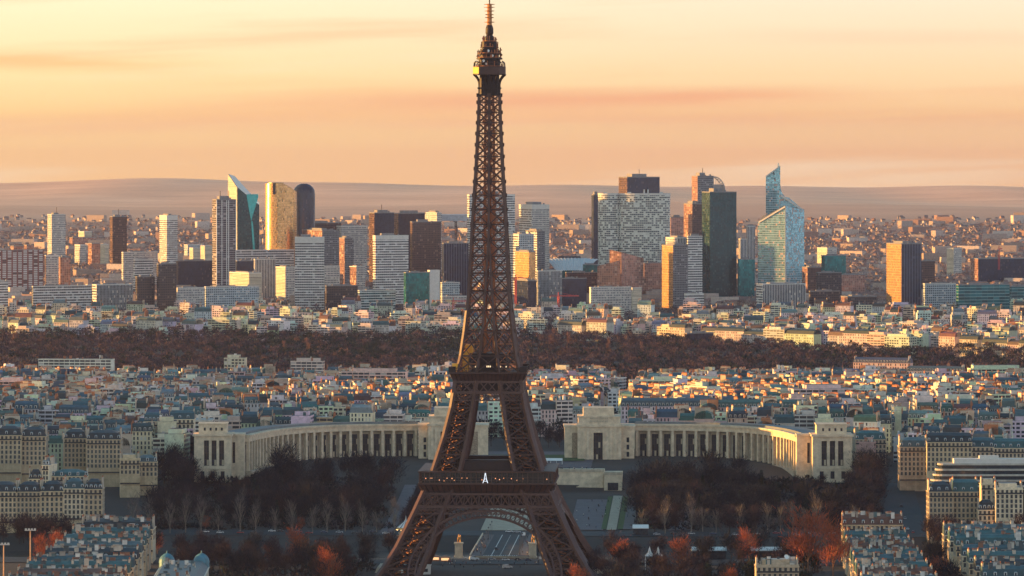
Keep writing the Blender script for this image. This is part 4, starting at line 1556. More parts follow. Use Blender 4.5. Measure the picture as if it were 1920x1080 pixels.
tower(826, 829, 880, 557, 590, 7050, 'grid_pale', 'pale gridded low block left behind the iron tower', 'building', 'office_block')
tower(228, 231, 296, 474, 508, 7900, 'grid_pale', 'wide white apartment slab in the left middle', 'tower block', 'tower_block')
tower(250, 253, 287, 488, 520, 7700, 'bands_white', 'white building with a rounded banded front at the left', 'building', 'office_block')
tower(383, 386, 486, 539, 570, 7050, 'greyblue', 'long pale apartment slab with stair towers', 'tower block', 'tower_block')
tower(330, 333, 384, 541, 580, 7000, 'grid_pale', 'white apartment slab right of the taller dark residential tower', 'tower block', 'tower_block')
tower(-10, -8, 15, 528, 580, 6950, 'bands_white', 'brown and white banded block cut by the left edge', 'building', 'office_block')
tower(1283, 1288, 1338, 626, 668, 5900, 'dark_navy', 'square dark tower with a brown flank at the edge of the wood', 'tower block', 'tower_block', side='brown', rot=math.radians(30))
tower(1283, 1286, 1320, 552, 590, 7060, 'bands_white', 'small pale banded block at the foot of the gold flanked tower', 'building', 'office_block')
for i, (a_, b_, c_, d_, Y_, s_, l_) in enumerate([
        (1222, 1234, 1256, 412, 12800, 'grid_pale', 'pale far tower block on the ridge at the right'), (1560, 1576, 1590, 448, 10500, 'rose', 'pink far tower block on the right slope'),
        (1590, 1600, 1622, 455, 10400, 'rose', 'lower pink far slab on the right slope'), (1612, 1622, 1634, 445, 10600, 'rose', 'small pink far block on the right slope'),
        (1812, 1820, 1832, 412, 12500, 'louvre', 'bright far block on the right ridge, leftmost of its group'), (1840, 1848, 1866, 413, 12500, 'louvre', 'bright far slab on the right ridge, middle of its group'),
        (1873, 1880, 1906, 420, 12300, 'rose', 'pink far slab on the right ridge, rightmost of its group'), (1520, 1530, 1552, 421, 12000, 'louvre', 'cream far slab right of the spire tower'),
        (1688, 1692, 1700, 420, 12200, 'louvre', 'tiny bright far block above the lone golden flank tower'), (147, 158, 172, 435, 10500, 'louvre', 'yellow far block between the left slim towers'),
        (130, 136, 180, 446, 10200, 'rose', 'long low pink far slab at the left'), (45, 50, 62, 460, 9800, 'rose', 'pink far tower block near the left edge'),
        (140, 150, 162, 460, 9200, 'grid_pale', 'pale tower block behind the left slabs'), (165, 172, 188, 457, 9100, 'rose', 'peach tower block left of the dark brown slim tower'),
        (188, 196, 204, 459, 9000, 'louvre', 'cream tower block touching the dark brown slim tower'), (345, 352, 382, 460, 9400, 'greyblue', 'grey far block right of the yellow banded tower'),
        (376, 384, 398, 462, 8600, 'louvre', 'cream block left of the white-striped dark tower'), (20, 26, 44, 462, 9200, 'rose', 'rose tower block at the far left'),
        (355, 362, 378, 466, 8700, 'louvre', 'yellowish low block left of the white-striped dark tower')]):
    tower(a_, b_, c_, d_, None, Y_, s_, l_, 'tower block', 'tower_block', roof=False)

# construction cranes
CRANE = mat('red_crane_paint', (.50, .05, .04), .5)


def crane(x, Y, yt, yb, jib, label, rot):
    X = pX(x, Y)
    g = ZY(yb, Y)
    T = empty('tower_crane', (X, Y, g), rot)
    tag(T, label, 'crane')
    h = ZY(yt, Y) - g
    mb = MB()
    for sx in (-1, 1):
        for sy in (-1, 1):
            mb.beam((sx, sy, 0), (sx, sy, h), .7)
    for z in np.arange(0, h - 3, 3.0):
        mb.beam((-1, -1, z), (1, -1, z + 3), .4)
        mb.beam((1, 1, z), (-1, 1, z + 3), .4)
    mb.beam((0, 0, h), (0, 0, h + 6), 1)
    mb.build('mast', CRANE, T)
    mb = MB()
    mb.box(-12, jib, -.9, .9, h, h + .5)
    mb.beam((-12, 0, h + 2), (jib, 0, h + 1.2), .6)
    for i in range(int(jib / 4)):
        mb.beam((i * 4, 0, h + .4), (i * 4 + 2, 0, h + 1.8), .4)
        mb.beam((i * 4 + 2, 0, h + 1.8), (i * 4 + 4, 0, h + .4), .4)
    mb.beam((0, 0, h + 6), (jib * .7, 0, h + 1.5), .3)
    mb.build('jib', CRANE, T)
    mb = MB()
    mb.box(-12, -8, -1.3, 1.3, h - 2.5, h - .01, bot=True)
    mb.build('counterweight', CAP, T)


crane(967, 6950, 522, 585, 30, 'red tower crane mast at the right edge of the iron tower', 1.2)
crane(850, 6850, 566, 596, 42, 'red tower crane with a long jib left of the iron tower shaft', .1)
crane(1047, 6850, 556, 590, 30, 'red tower crane right of the iron tower above the dark blocks', .3)
crane(1873, 8000, 468, 506, 30, 'slender pinkish red crane far right above the long dark office block', 1.3)
crane(1465, 9000, 372, 420, 16, 'small far crane behind the spire tower shoulder', .7)
# ------------------------------------------------------------------ houses
def emit_house(wm, rm, cm, w, d, h, style, wc, rc, r, dormers=True):
    """front along y=0; wall slots: 0 windowed, 1 plain; roof slots 0 zinc 1 flat; chimney slots 0 wall 1 pots"""
    fp = [(0, 0), (w, 0), (w, d), (0, d)]
    def j(c, a=.06):
        k = 1 + r.uniform(-a, a) * 2.2
        return tuple(max(.015, min(.8, v * k)) for v in c)
    if style == 'mansard':
        b = len(wm.mi)
        wm.prism(fp, -3, h, 0, 1, wc, v0=-3 + (3.1 - h % 3.1))
        wm.mi[b + 1] = wm.mi[b + 3] = 1
        wm.prism([(-.35, -.4), (w + .35, -.4), (w + .35, d + .3), (-.35, d + .3)], h - .45, h + .03, 1, 1, j(wc, .04), bot=True)
        i1, hr = 1.5, r.uniform(3.0, 4.4)
        q = [(0, i1), (w, i1), (w, d - i1), (0, d - i1)]
        rm.prism([(0, .1), (w, .1), (w, d - .1), (0, d - .1)], h + .04, h + hr, 0, 0, rc, pts1=q, top=False)
        t2 = [(0, d * .42), (w, d * .42), (w, d * .58), (0, d * .58)]
        rm.prism(q, h + hr, h + hr + 1.7, 0, 0, j(tuple(min(.6, v * 1.35) for v in rc), .03), pts1=t2)
        if dormers:
            n = max(1, int(w / 2.9))
            for k in range(n):
                x = (k + .5) * w / n
                rm.box(x - .75, x + .75, .35, i1 + .4, h + .5, h + 2.6, 1, 0, (.62, .59, .52), rc)
                rm.add([(x - .5, .33, h + .7), (x + .5, .33, h + .7), (x + .5, .33, h + 2.3), (x - .5, .33, h + 2.3)], 2)
        sides = [(0, .75), (w - .75, w)]
        for s in sides:
            cq = cm.next()
            yc = d * r.uniform(.3, .7)
            ln = d * r.uniform(.22, .42)
            zt = h + hr + 1.7 + r.uniform(.6, 2.2)
            cc = j((.50, .40, .30), .14) if r.random() < .75 else j((.42, .17, .08), .14)
            cq.box(s[0], s[1], yc - ln, yc + ln, h, zt, 0, 0, cc)
            n = int(ln * 2 / .9)
            for k in range(n):
                y = yc - ln + .4 + k * .9
                cq.box(s[0] + .2, s[1] - .2, y, y + .42, zt + .002, zt + r.uniform(.5, 1.0), 1)
    else:
        ws = 0
        b = len(wm.mi)
        wm.prism(fp, -3, h, ws, 1, wc, v0=-3 + (2.9 - h % 2.9))
        if r.random() < .6:
            wm.mi[b + 1] = wm.mi[b + 3] = 1
        rm.prism([(-.15, -.15), (w + .15, -.15), (w + .15, d + .15), (-.15, d + .15)], h + .003, h + .9, 1, 1, j(wc, .05), ct=rc, bot=True)
        if r.random() < .75:
            a, c = r.uniform(.05, .3), r.uniform(.6, .95)
            wm.box(w * a, w * c, d * .15, d * .85, h + .91, h + 3.8, 1, 1, j(wc, .08), ct=rc)
        for k in range(r.randint(3, 6)):
            x, y = r.uniform(.05, .85) * w, r.uniform(.1, .8) * d
            cm.next().box(x, x + r.uniform(.8, 2.6), y, y + r.uniform(.8, 2), h + .92, h + r.uniform(2.2, 5), 0, 0, r.choice(((.6, .56, .5), (.12, .12, .13), (.34, .14, .08), (.06, .11, .12), (.7, .68, .64), (.4, .3, .22))))
        if r.random() < .3:
            cq = cm.next()
            cq.box(w * .5 - .3, w * .5 + 2.1, d * .5 - .3, d * .5 + .7, h + .91, h + 1.3)
            for k in range(3):
                cq.box(w * .5 + k * .7, w * .5 + .4 + k * .7, d * .5, d * .5 + .4, h + .92, h + 2.4, 1)


WSL = {'mansard': [HOUSE, WALL], 'flat': [BLOCK, WALL], 'balcony': [BALC, WALL]}
RSL = [ZINC, FLAT, GLASS]
CSL = [WALL, POTS]
HOUSES = []            # (X, Y, Z, rot, w, d, h, style, wall index, roof index, seed)


def block(bx, by, rot, bw, bd, r, keep):
    """a perimeter block of houses round a court"""
    c, s = math.cos(rot), math.sin(rot)
    W2 = lambda x, y: (bx + c * x - s * y, by + s * x + c * y)
    hh = r.uniform(15, 20) + max(0, (3900 - by) / 600) * 3
    for side in range(4):
        a = rot + side * math.pi / 2
        L = bw if side % 2 == 0 else bd - 26
        o = -bd / 2 if side % 2 == 0 else -bw / 2
        x = -L / 2
        while x < L / 2 - 7:
            w = min(r.uniform(8, 17), L / 2 - x)
            if L / 2 - x - w < 8:
                w = L / 2 - x
            ca, sa = math.cos(side * math.pi / 2), math.sin(side * math.pi / 2)
            lx, ly = ca * x - sa * o, sa * x + ca * o
            X, Y = W2(lx, ly)
            st = 'mansard' if r.random() < .62 else ('flat' if r.random() < .6 else 'balcony')
            h = hh + r.uniform(-4.5, 4.0) + (r.uniform(0, 7) if st != 'mansard' and r.random() < .4 else 0)
            wi = r.choices(range(8), [5, 5, 4, 3, 4, 3, 2, 1.2])[0] if st == 'mansard' else r.choices(range(8), [2, 3, 6, 1, 2, 7, 1, 1])[0]
            ri = r.choices(range(7), [5, 4, 3, 3, 5, 1, 3])[0]
            if keep(X, Y):
                HOUSES.append((X, Y, gz(X, Y), a, w - .05, 12.5 + r.random(), h, st, wi, ri, r.random()))
            x += w


def in_palace(X, Y):
    s, t = X - TX, Y - TY
    if abs(s - 30) < 66 and Y < 3620:                  # open space between the wings
        return True
    if abs(X - (A(41, Y - TY)[0])) < 17:               # avenue beyond it
        return True
    if pX(345, Y) < X < pX(1615, Y) and Y < 3478:
        return True
    if pX(1640, Y) < X < pX(1735, Y) and Y < 3330:
        return True
    if pX(1655, Y) < X < pX(1700, Y) and Y < 3700:
        return True
    if Y < 3480 and pX(200, Y) < X < pX(360, Y) and Y < 3300:
        return True
    return False


rb = random.Random(21)
Y = 3300.0
row = 0
while Y < 4860:
    half = .108 * Y + 25
    X = -half + (row % 2) * 35
    while X < half:
        rot = .55 * math.sin(X * .0042 + 1) * math.cos(Y * .0031) + rb.uniform(-.08, .08)
        bw, bd = rb.uniform(54, 82), rb.uniform(44, 52)
        block(X, Y, rot, bw, bd, rb, lambda a, b: (not in_palace(a, b)) and b > 3285 and b < 4885)
        X += bw + rb.uniform(12, 17)
    Y += 62
    row += 1
# tree-lined western suburb beyond the wood
for i in range(520):
    Y = 6080 + 900 * rb.random() ** 1.3
    X = rb.uniform(-.11 * Y, .11 * Y)
    if Y < 6350 + 120 * math.sin(X * .004) and rb.random() < .35:
        continue
    st = 'mansard' if rb.random() < .35 else ('flat' if rb.random() < .5 else 'balcony')
    HOUSES.append((X, Y, gz(X, Y), rb.uniform(-.7, .15), rb.uniform(9, 26), rb.uniform(9, 13), rb.uniform(9, 20), st, rb.choice((0, 1, 2, 5, 4, 5)), rb.choice((1, 3, 2, 0, 5)), rb.random()))
# sunlit rows on the far edge of the wood, right
x0 = 1045.0
while x0 < 1960:
    Y = 6120 - (x0 - 1050) * .60
    L = rb.uniform(18, 46)
    if rb.random() < .93 and (x0 > 1290 or rb.random() < .75):
        HOUSES.append((pX(x0, Y), Y, gz(0, Y), -.76, L, 14, rb.uniform(15, 23), rb.choice(('mansard', 'balcony', 'flat', 'mansard')), rb.choice((0, 4, 0, 0)), rb.choice((2, 5, 6)), rb.random()))
    x0 += (L + rb.choice((.4, .4, 9))) * .725 * F / Y
for i in range(190):
    x0 = rb.uniform(1120, 1960)
    Y0 = 6150 - (x0 - 1050) * .60
    Y = rb.uniform(Y0 + 25, Y0 + 40 + max(60, 6150 - Y0))
    HOUSES.append((pX(x0, Y), Y, gz(0, Y), -.76 + rb.choice((0, 0, .3, -.2)), rb.uniform(10, 24), 12, rb.uniform(12, 22), rb.choice(('mansard', 'balcony', 'flat')), rb.choice((0, 1, 2, 4, 5)), rb.choice((1, 3, 5, 0)), rb.random()))
for x0 in (15, 60, 100, 130, 165, 255, 285, 340, 390, 420, 500, 600, 700, 760, 800, 830):
    Y = 6150 + rb.uniform(0, 120)
    HOUSES.append((pX(x0, Y), Y, gz(0, Y), -.55 + rb.uniform(-.3, .3), rb.uniform(18, 34), 14, rb.uniform(13, 22), rb.choice(('balcony', 'flat', 'mansard')), rb.choice((2, 5, 1, 0)), 1, rb.random()))
# a few big modern slabs that stand out in the photograph
BIG = [(72, 210, 667, 4880, 16, -.12, 'balcony', 5), (420, 458, 665, 4850, 14, -.15, 'flat', 0), (545, 606, 671, 4850, 12, -.1, 'balcony', 5),
       (-20, 140, 702, 4450, 13, -.75, 'balcony', 0), (118, 178, 740, 3950, 14, 0, 'flat', 5), (185, 238, 745, 3940, 13, .05, 'balcony', 6),
       (238, 318, 748, 3960, 13, 0, 'flat', 7), (318, 395, 770, 3800, 12, 0, 'balcony', 5), (395, 442, 752, 3930, 13, .05, 'flat', 7), (395, 495, 727, 4150, 16, -.12, 'balcony', 5),
       (780, 822, 752, 3720, 13, .1, 'balcony', 5), (1488, 1604, 722, 3900, 24, .22, 'balcony', 5), (1180, 1420, 706, 4350, 14, .0, 'balcony', 5),
       (1140, 1165, 728, 4000, 12, 0, 'flat', 5), (1470, 1570, 690, 4600, 16, -.1, 'flat', 1), (1600, 1700, 672, 4860, 14, -.4, 'mansard', 0), (1700, 1800, 688, 4700, 14, -.3, 'mansard', 1),
       (1820, 1930, 685, 4800, 16, .1, 'balcony', 5), (1165, 1345, 752, 3640, 12, .0, 'mansard', 1), (1345, 1522, 754, 3645, 12, .02, 'mansard', 0), (930, 990, 760, 3760, 13, 0, 'mansard', 1), (640, 700, 735, 3900, 13, -.1, 'mansard', 0), (1000, 1060, 700, 4400, 13, 0, 'flat', 5), (640, 760, 690, 4500, 13, -.15, 'balcony', 2), (1750, 1850, 740, 3700, 13, .1, 'flat', 1)]
bigset = []
for x0, x1, yt, Y, dp, rot, st, wi in BIG:
    X = pX(x0, Y)
    g = gz(X, Y)
    h = ZY(yt, Y) - g - 4
    hz_ = (X, Y, g, rot, (x1 - x0) * Y / F / math.cos(rot), dp, max(12, h), st, wi, 1, rb.random())
    bigset.append(hz_)
    cx_, w_ = X, hz_[4]
    HOUSES = [q for q in HOUSES if not (X - 14 < q[0] < X + w_ + 4 and Y - 16 < q[1] < Y + dp + 14)]
HOUSES += bigset

# nearest ones become separate things, the rest of the roofscape is one stretch of far city
HOUSES.sort(key=lambda q: q[1])
near = [q for q in HOUSES if abs(q[0]) < .1045 * q[1] + 8]
ind = near[:268 - len(bigset)]
ids = {id(q) for q in ind} | {id(q) for q in bigset}
ORD = ['first', 'second', 'third', 'fourth', 'fifth', 'sixth', 'seventh', 'eighth', 'ninth', 'tenth', 'eleventh', 'twelfth', 'thirteenth', 'fourteenth', 'fifteenth', 'sixteenth',
       'seventeenth', 'eighteenth', 'nineteenth', 'twentieth', 'twenty-first', 'twenty-second', 'twenty-third', 'twenty-fourth', 'twenty-fifth', 'twenty-sixth']
ROWN = ['front', 'second', 'third', 'fourth', 'fifth', 'sixth', 'seventh', 'eighth']


def zone(q):
    x = q[0] * F / q[1] + 960
    if q[1] > 3480 or 350 < x < 1610:
        if x < 360:
            return 'farther left of the palace'
        if x < 915:
            return 'behind the left colonnade'
        if x < 1060:
            return 'between the palace wings'
        if x < 1600:
            return 'behind the right colonnade'
        return 'farther right of the palace'
    return 'left of the left palace wing' if x < 960 else 'right of the right palace wing'


groups = {}
for q in HOUSES:
    if id(q) in ids:
        groups.setdefault((zone(q), int((q[1] - 3280) / 40)), []).append(q)
rows_of = {}
for z_, b_ in groups:
    rows_of.setdefault(z_, []).append(b_)
for v in rows_of.values():
    v.sort()


def house_label(q):
    z_ = zone(q)
    b_ = int((q[1] - 3280) / 40)
    g_ = sorted(groups[(z_, b_)], key=lambda p: p[0] / p[1])
    i = g_.index(q)
    rr_ = rows_of[z_].index(b_)
    rn = ROWN[rr_] if rr_ < 8 else ORD[min(25, rr_)]
    what = {'mansard': ROOFN[q[9]] + ' mansard', 'flat': 'flat-topped block', 'balcony': 'balconied block'}[q[7]]
    return f"{WALLN[q[8]]} {what}, {ORD[min(25, i)]} from left, {rn} row {z_}"


fw, fr_, fc = {k: MB() for k in WSL}, MB(), MB()
ow, orf, oc_ = {k: MB() for k in WSL}, MB(), MB()
for q in HOUSES:
    X, Y, Z, rot, w_, d_, h_, st, wi, ri, seed = q
    r = random.Random(seed)
    wc = tuple(min(.8, v * r.uniform(.78, 1.15)) for v in WALLC[wi])
    rc = tuple(v * r.uniform(.8, 1.25) for v in ROOFC[ri]) if st == 'mansard' else r.choice(((.09, .09, .09), (.16, .16, .15), (.40, .39, .37), (.06, .06, .065), (.04, .075, .08)))
    if id(q) in ids:
        T = empty('apartment_house', (X, Y, Z), rot)
        tag(T, house_label(q), 'house', 'apartment houses on the hill')
        a, b, c = MB(), MB(), Many()
        emit_house(a, b, c, w_, d_, h_, st, wc, rc, r)
        a.build('wall', WSL[st], T)
        ro = b.build('roof', RSL, T)
        c.build('chimney_stack' if st == 'mansard' else 'roof_hut', CSL, ro)
    else:
        far = Y > 5500
        a, b, c = (ow[st], orf, oc_) if far else (fw[st], fr_, fc)
        for m_ in (a, b, c):
            m_.at(X, Y, Z, rot)
        emit_house(a, b, c, w_, d_, h_, st, wc, rc, r, Y < 4400)


def merge(name, parts):
    """one object out of several builders with their own material lists"""
    big = MB()
    mats = []
    for mb_, ms in parts:
        o = len(mats)
        mats += ms
        base = len(big.v)
        big.v += mb_.v
        big.f += [tuple(i + base for i in f) for f in mb_.f]
        big.mi += [i + o for i in mb_.mi]
        big.c += mb_.c
        big.uv += mb_.uv
    return kind(big.build(name, mats), 'stuff')


wh, whr, whc = {k: MB() for k in WSL}, MB(), MB()
for i in range(300):                          # the quarter on the western hill, unseen to the left, added to shade the garden
    Y = rb.uniform(2960, 3650)
    X = -rb.uniform(.106 * Y + 12, 980)
    st = rb.choice(('mansard', 'flat', 'mansard'))
    for m_ in (wh[st], whr, whc):
        m_.at(X, Y, gz(X, Y), rb.uniform(-.5, .5))
    emit_house(wh[st], whr, whc, rb.uniform(12, 24), 13, rb.uniform(17, 25), st, WALLC[rb.randrange(5)], ROOFC[rb.randrange(5)], rb, False)
merge('western_quarter', [(wh[k], WSL[k]) for k in WSL] + [(whr, RSL), (whc, CSL)])
merge('roofscape', [(fw[k], WSL[k]) for k in WSL] + [(fr_, RSL), (fc, CSL)])
merge('suburb_blocks', [(ow[k], WSL[k]) for k in WSL] + [(orf, RSL), (oc_, CSL)])

# ---- the far suburbs: countless small houses and their trees
rs = random.Random(77)
sb = MB()
for i in range(30000):
    Y = 7300 + 9500 * rs.random() ** 1.7
    X = rs.uniform(-.112 * Y, .112 * Y)
    if Y < 8600 and rs.random() < .3:
        continue
    dn = .5 + .5 * math.sin(X * .004 + 2) * math.sin(Y * .0023) + .3 * math.sin(X * .0013 + Y * .0011)
    if rs.random() > .45 + .6 * dn or Y > 12300 or Y > 11300 and rs.random() < .5:
        continue
    w_, d_, h_ = rs.uniform(5.5, 11), rs.uniform(6, 9), rs.uniform(4, 7)
    if rs.random() < .035:
        w_, d_, h_ = rs.uniform(22, 55), 13, rs.uniform(10, 20)
    c = rs.choice(((.42, .31, .25), (.48, .37, .31), (.34, .24, .19), (.56, .46, .40), (.40, .30, .25), (.30, .18, .145)))  # pale low-contrast walls and roofs, distance haze painted into the colours
    rc = rs.choice(((.25, .135, .105), (.20, .12, .10), (.19, .14, .125), (.28, .18, .145)))
    sb.at(X, Y, gz(X, Y) - 1.5, rs.uniform(-.8, .8))
    if w_ > 22:
        sb.box(0, w_, 0, d_, 0, h_, 0, 0, c, (.2, .18, .17))
    else:
        sb.prism([(0, 0), (w_, 0), (w_, d_), (0, d_)], 0, h_, 0, 0, c, top=False)
        sb.add([(0, 0, h_), (w_, 0, h_), (w_, d_ / 2, h_ + 3), (0, d_ / 2, h_ + 3)], 0, rc)
        sb.add([(0, d_ / 2, h_ + 3), (w_, d_ / 2, h_ + 3), (w_, d_, h_), (0, d_, h_)], 0, rc)
        sb.add([(0, d_, h_), (0, 0, h_), (0, d_ / 2, h_ + 3)], 0, c)
kind(sb.build('distant_suburb', WALL), 'stuff')

# ------------------------------------------------------------------ foreground buildings, windows and all
wm = MB()
wm.box(-.78, -.64, -.05, .1, 0, 2.15, 0)
wm.box(.64, .78, -.05, .1, 0, 2.15, 0)
wm.box(-.78, .78, -.05, .1, 2.15, 2.3, 0)
wm.box(-.85, .85, -.3, .1, -.14, -.002, 0)
wm.box(-.03, .03, -.035, .05, 0, 2.15, 0)
wm.add([(-.64, -.02, 0), (.64, -.02, 0), (.64, -.02, 2.15), (-.64, -.02, 2.15)], 1)
WIN0 = wm.build('window', [mat('stone_surround', (.50, .45, .36), .8), GLASS])
dm = MB()
dm.box(-.75, .75, 0, 1.5, 0, 1.9, 0)
dm.prism([(-.9, -.1), (.9, -.1), (.9, 1.5), (-.9, 1.5)], 1.903, 2.4, 1, pts1=[(-.3, .2), (.3, .2), (.3, 1.5), (-.3, 1.5)], bot=True)
dm.add([(-.5, -.01, .15), (.5, -.01, .15), (.5, -.01, 1.7), (-.5, -.01, 1.7)], 2)
DOR0 = dm.build('dormer', [WHITE, mat('blue_zinc', (.12, .22, .27), .45, .25), GLASS])
first_use = {'window': True, 'dormer': True}


def put_copy(src, parent, x, y, z, r=0.0, key='window'):
    if first_use[key]:
        first_use[key] = False
        o = src
    else:
        o = src.copy()
        COL.objects.link(o)
    o.parent = parent
    o.location = (x, y, z)
    o.rotation_euler = (0, 0, r)
    return o


def fine_house(x0, x1, Y, ytop, label, d=13, rot=0.0, wi=0, ri=0, floor=3.15, roof='mansard', wins=True, g=None, sides='', gable=False, winrows=None, grp=None, hr=4.2):
    X = pX(x0, Y)
    g = gz(X, Y) if g is None else g
    w_ = (x1 - x0) * Y / F / math.cos(rot)
    h = ZY(ytop, Y) - g
    T = empty('corner_house' if 'corner' in label else 'town_house', (X, Y, g), rot)
    tag(T, label, 'house', grp)
    r = random.Random(int(x0 * 3 + Y))
    k_ = r.uniform(.78, .95)
    wc = tuple(v * k_ * q for v, q in zip(WALLC[wi], (1.10, .97, .78)))
    rc = ROOFC[ri]
    mb = MB()
    mb.prism([(0, 0), (w_, 0), (w_, d), (0, d)], -2, h, 0, 0, wc)
    light = tuple(min(.8, v * 1.12) for v in wc)
    mb.prism([(-.3, -.55), (w_ + .3, -.55), (w_ + .3, d + .3), (-.3, d + .3)], h - .5, h + .02, 0, 0, light, bot=True)
    nf = int(h / floor)
    for k in range(1, nf):
        z = h - k * floor
        if z > 1:
            mb.box(-.08, w_ + .08, -.25 if k not in (1, nf - 2) else -.85, -.003, z - .3, z - .08, 0, 0, light, bot=True)
    n = max(2, int(round(w_ / 2.6)))
    for k in range(0, n + 1, 2):
        x = min(w_ - .35, max(.35, k * w_ / n))
        mb.box(x - .3, x + .3, -.16, -.004, 0, h - .55, 0, 0, light)
    mb.build('wall', WALL, T)
    for k in (1, nf - 2):
        z = h - k * floor
        bl = MB()
        if z > 1:
            bl.box(.1, w_ - .1, -.83, -.78, z - .07, z + .85, bot=True)
            bl.build('balcony_rail', DARKMETAL, T)
    if wins:
        rows_ = winrows or min(nf, 6)
        for k in range(1, rows_ + 1):
            z = h - k * floor + .35
            if z < .3:
                break
            for i in range(n):
                put_copy(WIN0, T, (i + .5) * w_ / n, -.06, z)
            if 'l' in sides or 'r' in sides:
                m_ = int(d / 2.8)
                for i in range(m_):
                    if 'r' in sides:
                        put_copy(WIN0, T, w_ + .06, (i + .5) * d / m_, z, math.pi / 2)
                    if 'l' in sides:
                        put_copy(WIN0, T, -.06, (i + .5) * d / m_, z, -math.pi / 2)
    rm = MB()
    if roof == 'mansard':
        i1 = 1.7
        e = .05
        if gable:
            q = [(e, i1), (w_ - e, i1), (w_ - e, d - i1), (e, d - i1)]
            t2 = [(e, d * .4), (w_ - e, d * .4), (w_ - e, d * .6), (e, d * .6)]
        else:
            q = [(i1, i1), (w_ - i1, i1), (w_ - i1, d - i1), (i1, d - i1)]
            t2 = [(w_ * .3, d * .4), (w_ * .7, d * .4), (w_ * .7, d * .6), (w_ * .3, d * .6)]
        rm.prism([(e, .05), (w_ - e, .05), (w_ - e, d - .05), (e, d - .05)], h + .03, h + hr, 0, 0, rc, pts1=q, top=False)
        rm.prism(q, h + hr, h + hr + 1.6, 0, 0, tuple(min(.6, v * 1.5) for v in rc), pts1=t2)
        ro = rm.build('roof', RSL, T)
        for i in range(n):
            if i % 2 == 0 or n < 5:
                put_copy(DOR0, ro, (i + .5) * w_ / n, .45, h + .6, key='dormer')
    else:
        rm.box(.2, w_ - .2, .2, d - .2, h + .03, h + .5, 1, 1, (.3, .29, .28))
        rm.box(w_ * .15, w_ * .8, d * .3, d * .8, h + .503, h + 3.2, 1, 1, light, (.4, .39, .37))
        rm.box(-.05, w_ + .05, -.3, -.1, h + .03, h + 1.0, 1, 1, light)
        ro = rm.build('roof', RSL, T)
    for xs in ((.1, .9), (w_ - .9, w_ - .1)):
        cm = MB()
        zt = h + (hr + 2.6 if roof == 'mansard' else 4)
        cm.box(*xs, d * .28, d * .72, h + .04, zt, 0, 0, (.52, .43, .33))
        y = d * .3
        while y < d * .7:
            cm.box(xs[0] + .2, xs[1] - .2, y, y + .4, zt + .002, zt + .9, 1)
            y += .8
        cm.build('chimney', CSL, ro)
    return T


QL = 'row of houses facing the river at the left'
for x0, x1, yt, wi, ri, lb in ((-22, 31, 922, 0, 6, 'cream riverside house with a charcoal mansard, at the left edge'), (31, 76, 922, 3, 2, 'tan riverside house with a dark slate mansard, second from the left edge'),
                               (76, 119, 921, 0, 2, 'cream riverside house with a dark slate roof, middle of the left row'), (119, 158, 916, 1, 0, 'pale riverside house with a blue-grey mansard, fourth in the left row'),
                               (158, 192, 917, 3, 2, 'tan corner house closing the left riverside row beside the street')):
    fine_house(x0, x1, 3010, yt, lb, 16, 0, wi, ri, sides='r' if 'corner' in lb else '', grp=QL, g=0.6)
fine_house(-8, 40, 3250, 816, 'cream house with a charcoal mansard above the riverside row, at the left edge', 16, 0, 0, 6, g=14)
fine_house(40, 86, 3255, 818, 'tan house with a charcoal mansard above the riverside row, second from left', 16, 0, 3, 6, sides='r', g=14)
fine_house(120, 162, 3275, 822, 'tan house with a slate mansard, left half of the big stone block', 18, .05, 3, 2, sides='l', g=14)
fine_house(162, 226, 3255, 824, 'wide tan ornate house with white dormers, right half of the big ornate block', 18, 0, 3, 6, sides='r', g=14)
fine_house(225, 262, 3205, 862, 'low cream pavilion with a zinc roof beside the dark trees', 14, .1, 0, 3, roof='flat', g=9, winrows=3)
fine_house(258, 295, 3215, 866, 'cream terrace house jutting toward the dark trees', 14, .12, 0, 1, hr=2.5, g=9, sides='r', winrows=3)
fine_house(53, 78, 3120, 898, 'small house with a black mansard and two white dormers', 10, 0, 5, 6, g=6, winrows=2)
fine_house(79, 92, 3105, 872, 'slim white house rising above the small black-roofed house', 18, -.2, 5, 3, g=6, winrows=4, hr=2)
fine_house(96, 165, 3110, 893, 'low cream hall with a broad teal zinc roof', 18, .08, 0, 4, g=6, hr=2.2, winrows=2)
fine_house(270, 300, 3390, 790, 'grey stone house with five floors left of the palace end block', 14, 0, 6, 0, gable=True)
fine_house(318, 364, 3400, 786, 'pale house with blue roof touching the palace end block', 14, 0, 2, 0, gable=True)
# right side
fine_house(1687, 1740, 3235, 838, 'corner house with a blue roof where the right avenue narrows', 18, 0, 6, 1, sides='l', g=12)
fine_house(1738, 1822, 3205, 829, 'long cream house with small dormers right of the avenue', 15, -.05, 0, 2, g=10, gable=True)
fine_house(1822, 1863, 3215, 838, 'beige house with a broad blue roof, second right of the avenue', 15, -.03, 4, 0, g=10, gable=True)
fine_house(1863, 1935, 3215, 840, 'beige house with two roof ridges at the right edge', 15, -.03, 4, 4, g=10, gable=True)
fine_house(1604, 1662, 3345, 824, 'grey house with a blue mansard right of the palace end block', 14, .06, 6, 4)
fine_house(1742, 1787, 2965, 922, 'tan house with sunlit left edge by the right avenue', 15, .03, 3, 2, g=.5, sides='l')
fine_house(1787, 1834, 2975, 922, 'house with a deep blue double mansard near the right edge', 15, 0, 3, 4, g=.5, gable=True, hr=5.5)
fine_house(1834, 1867, 2960, 956, 'low pale house with five white dormers near the right edge', 11, 0, 1, 2, g=.5)
fine_house(1867, 1918, 2955, 917, 'white modern house with stacked balconies at the right edge', 14, 0, 5, 1, roof='flat', floor=2.9, g=.5)
fine_house(1840, 1868, 3000, 908, 'narrow blue-grey rendered house behind the low pale house', 12, 0, 1, 0, roof='flat', g=.5)
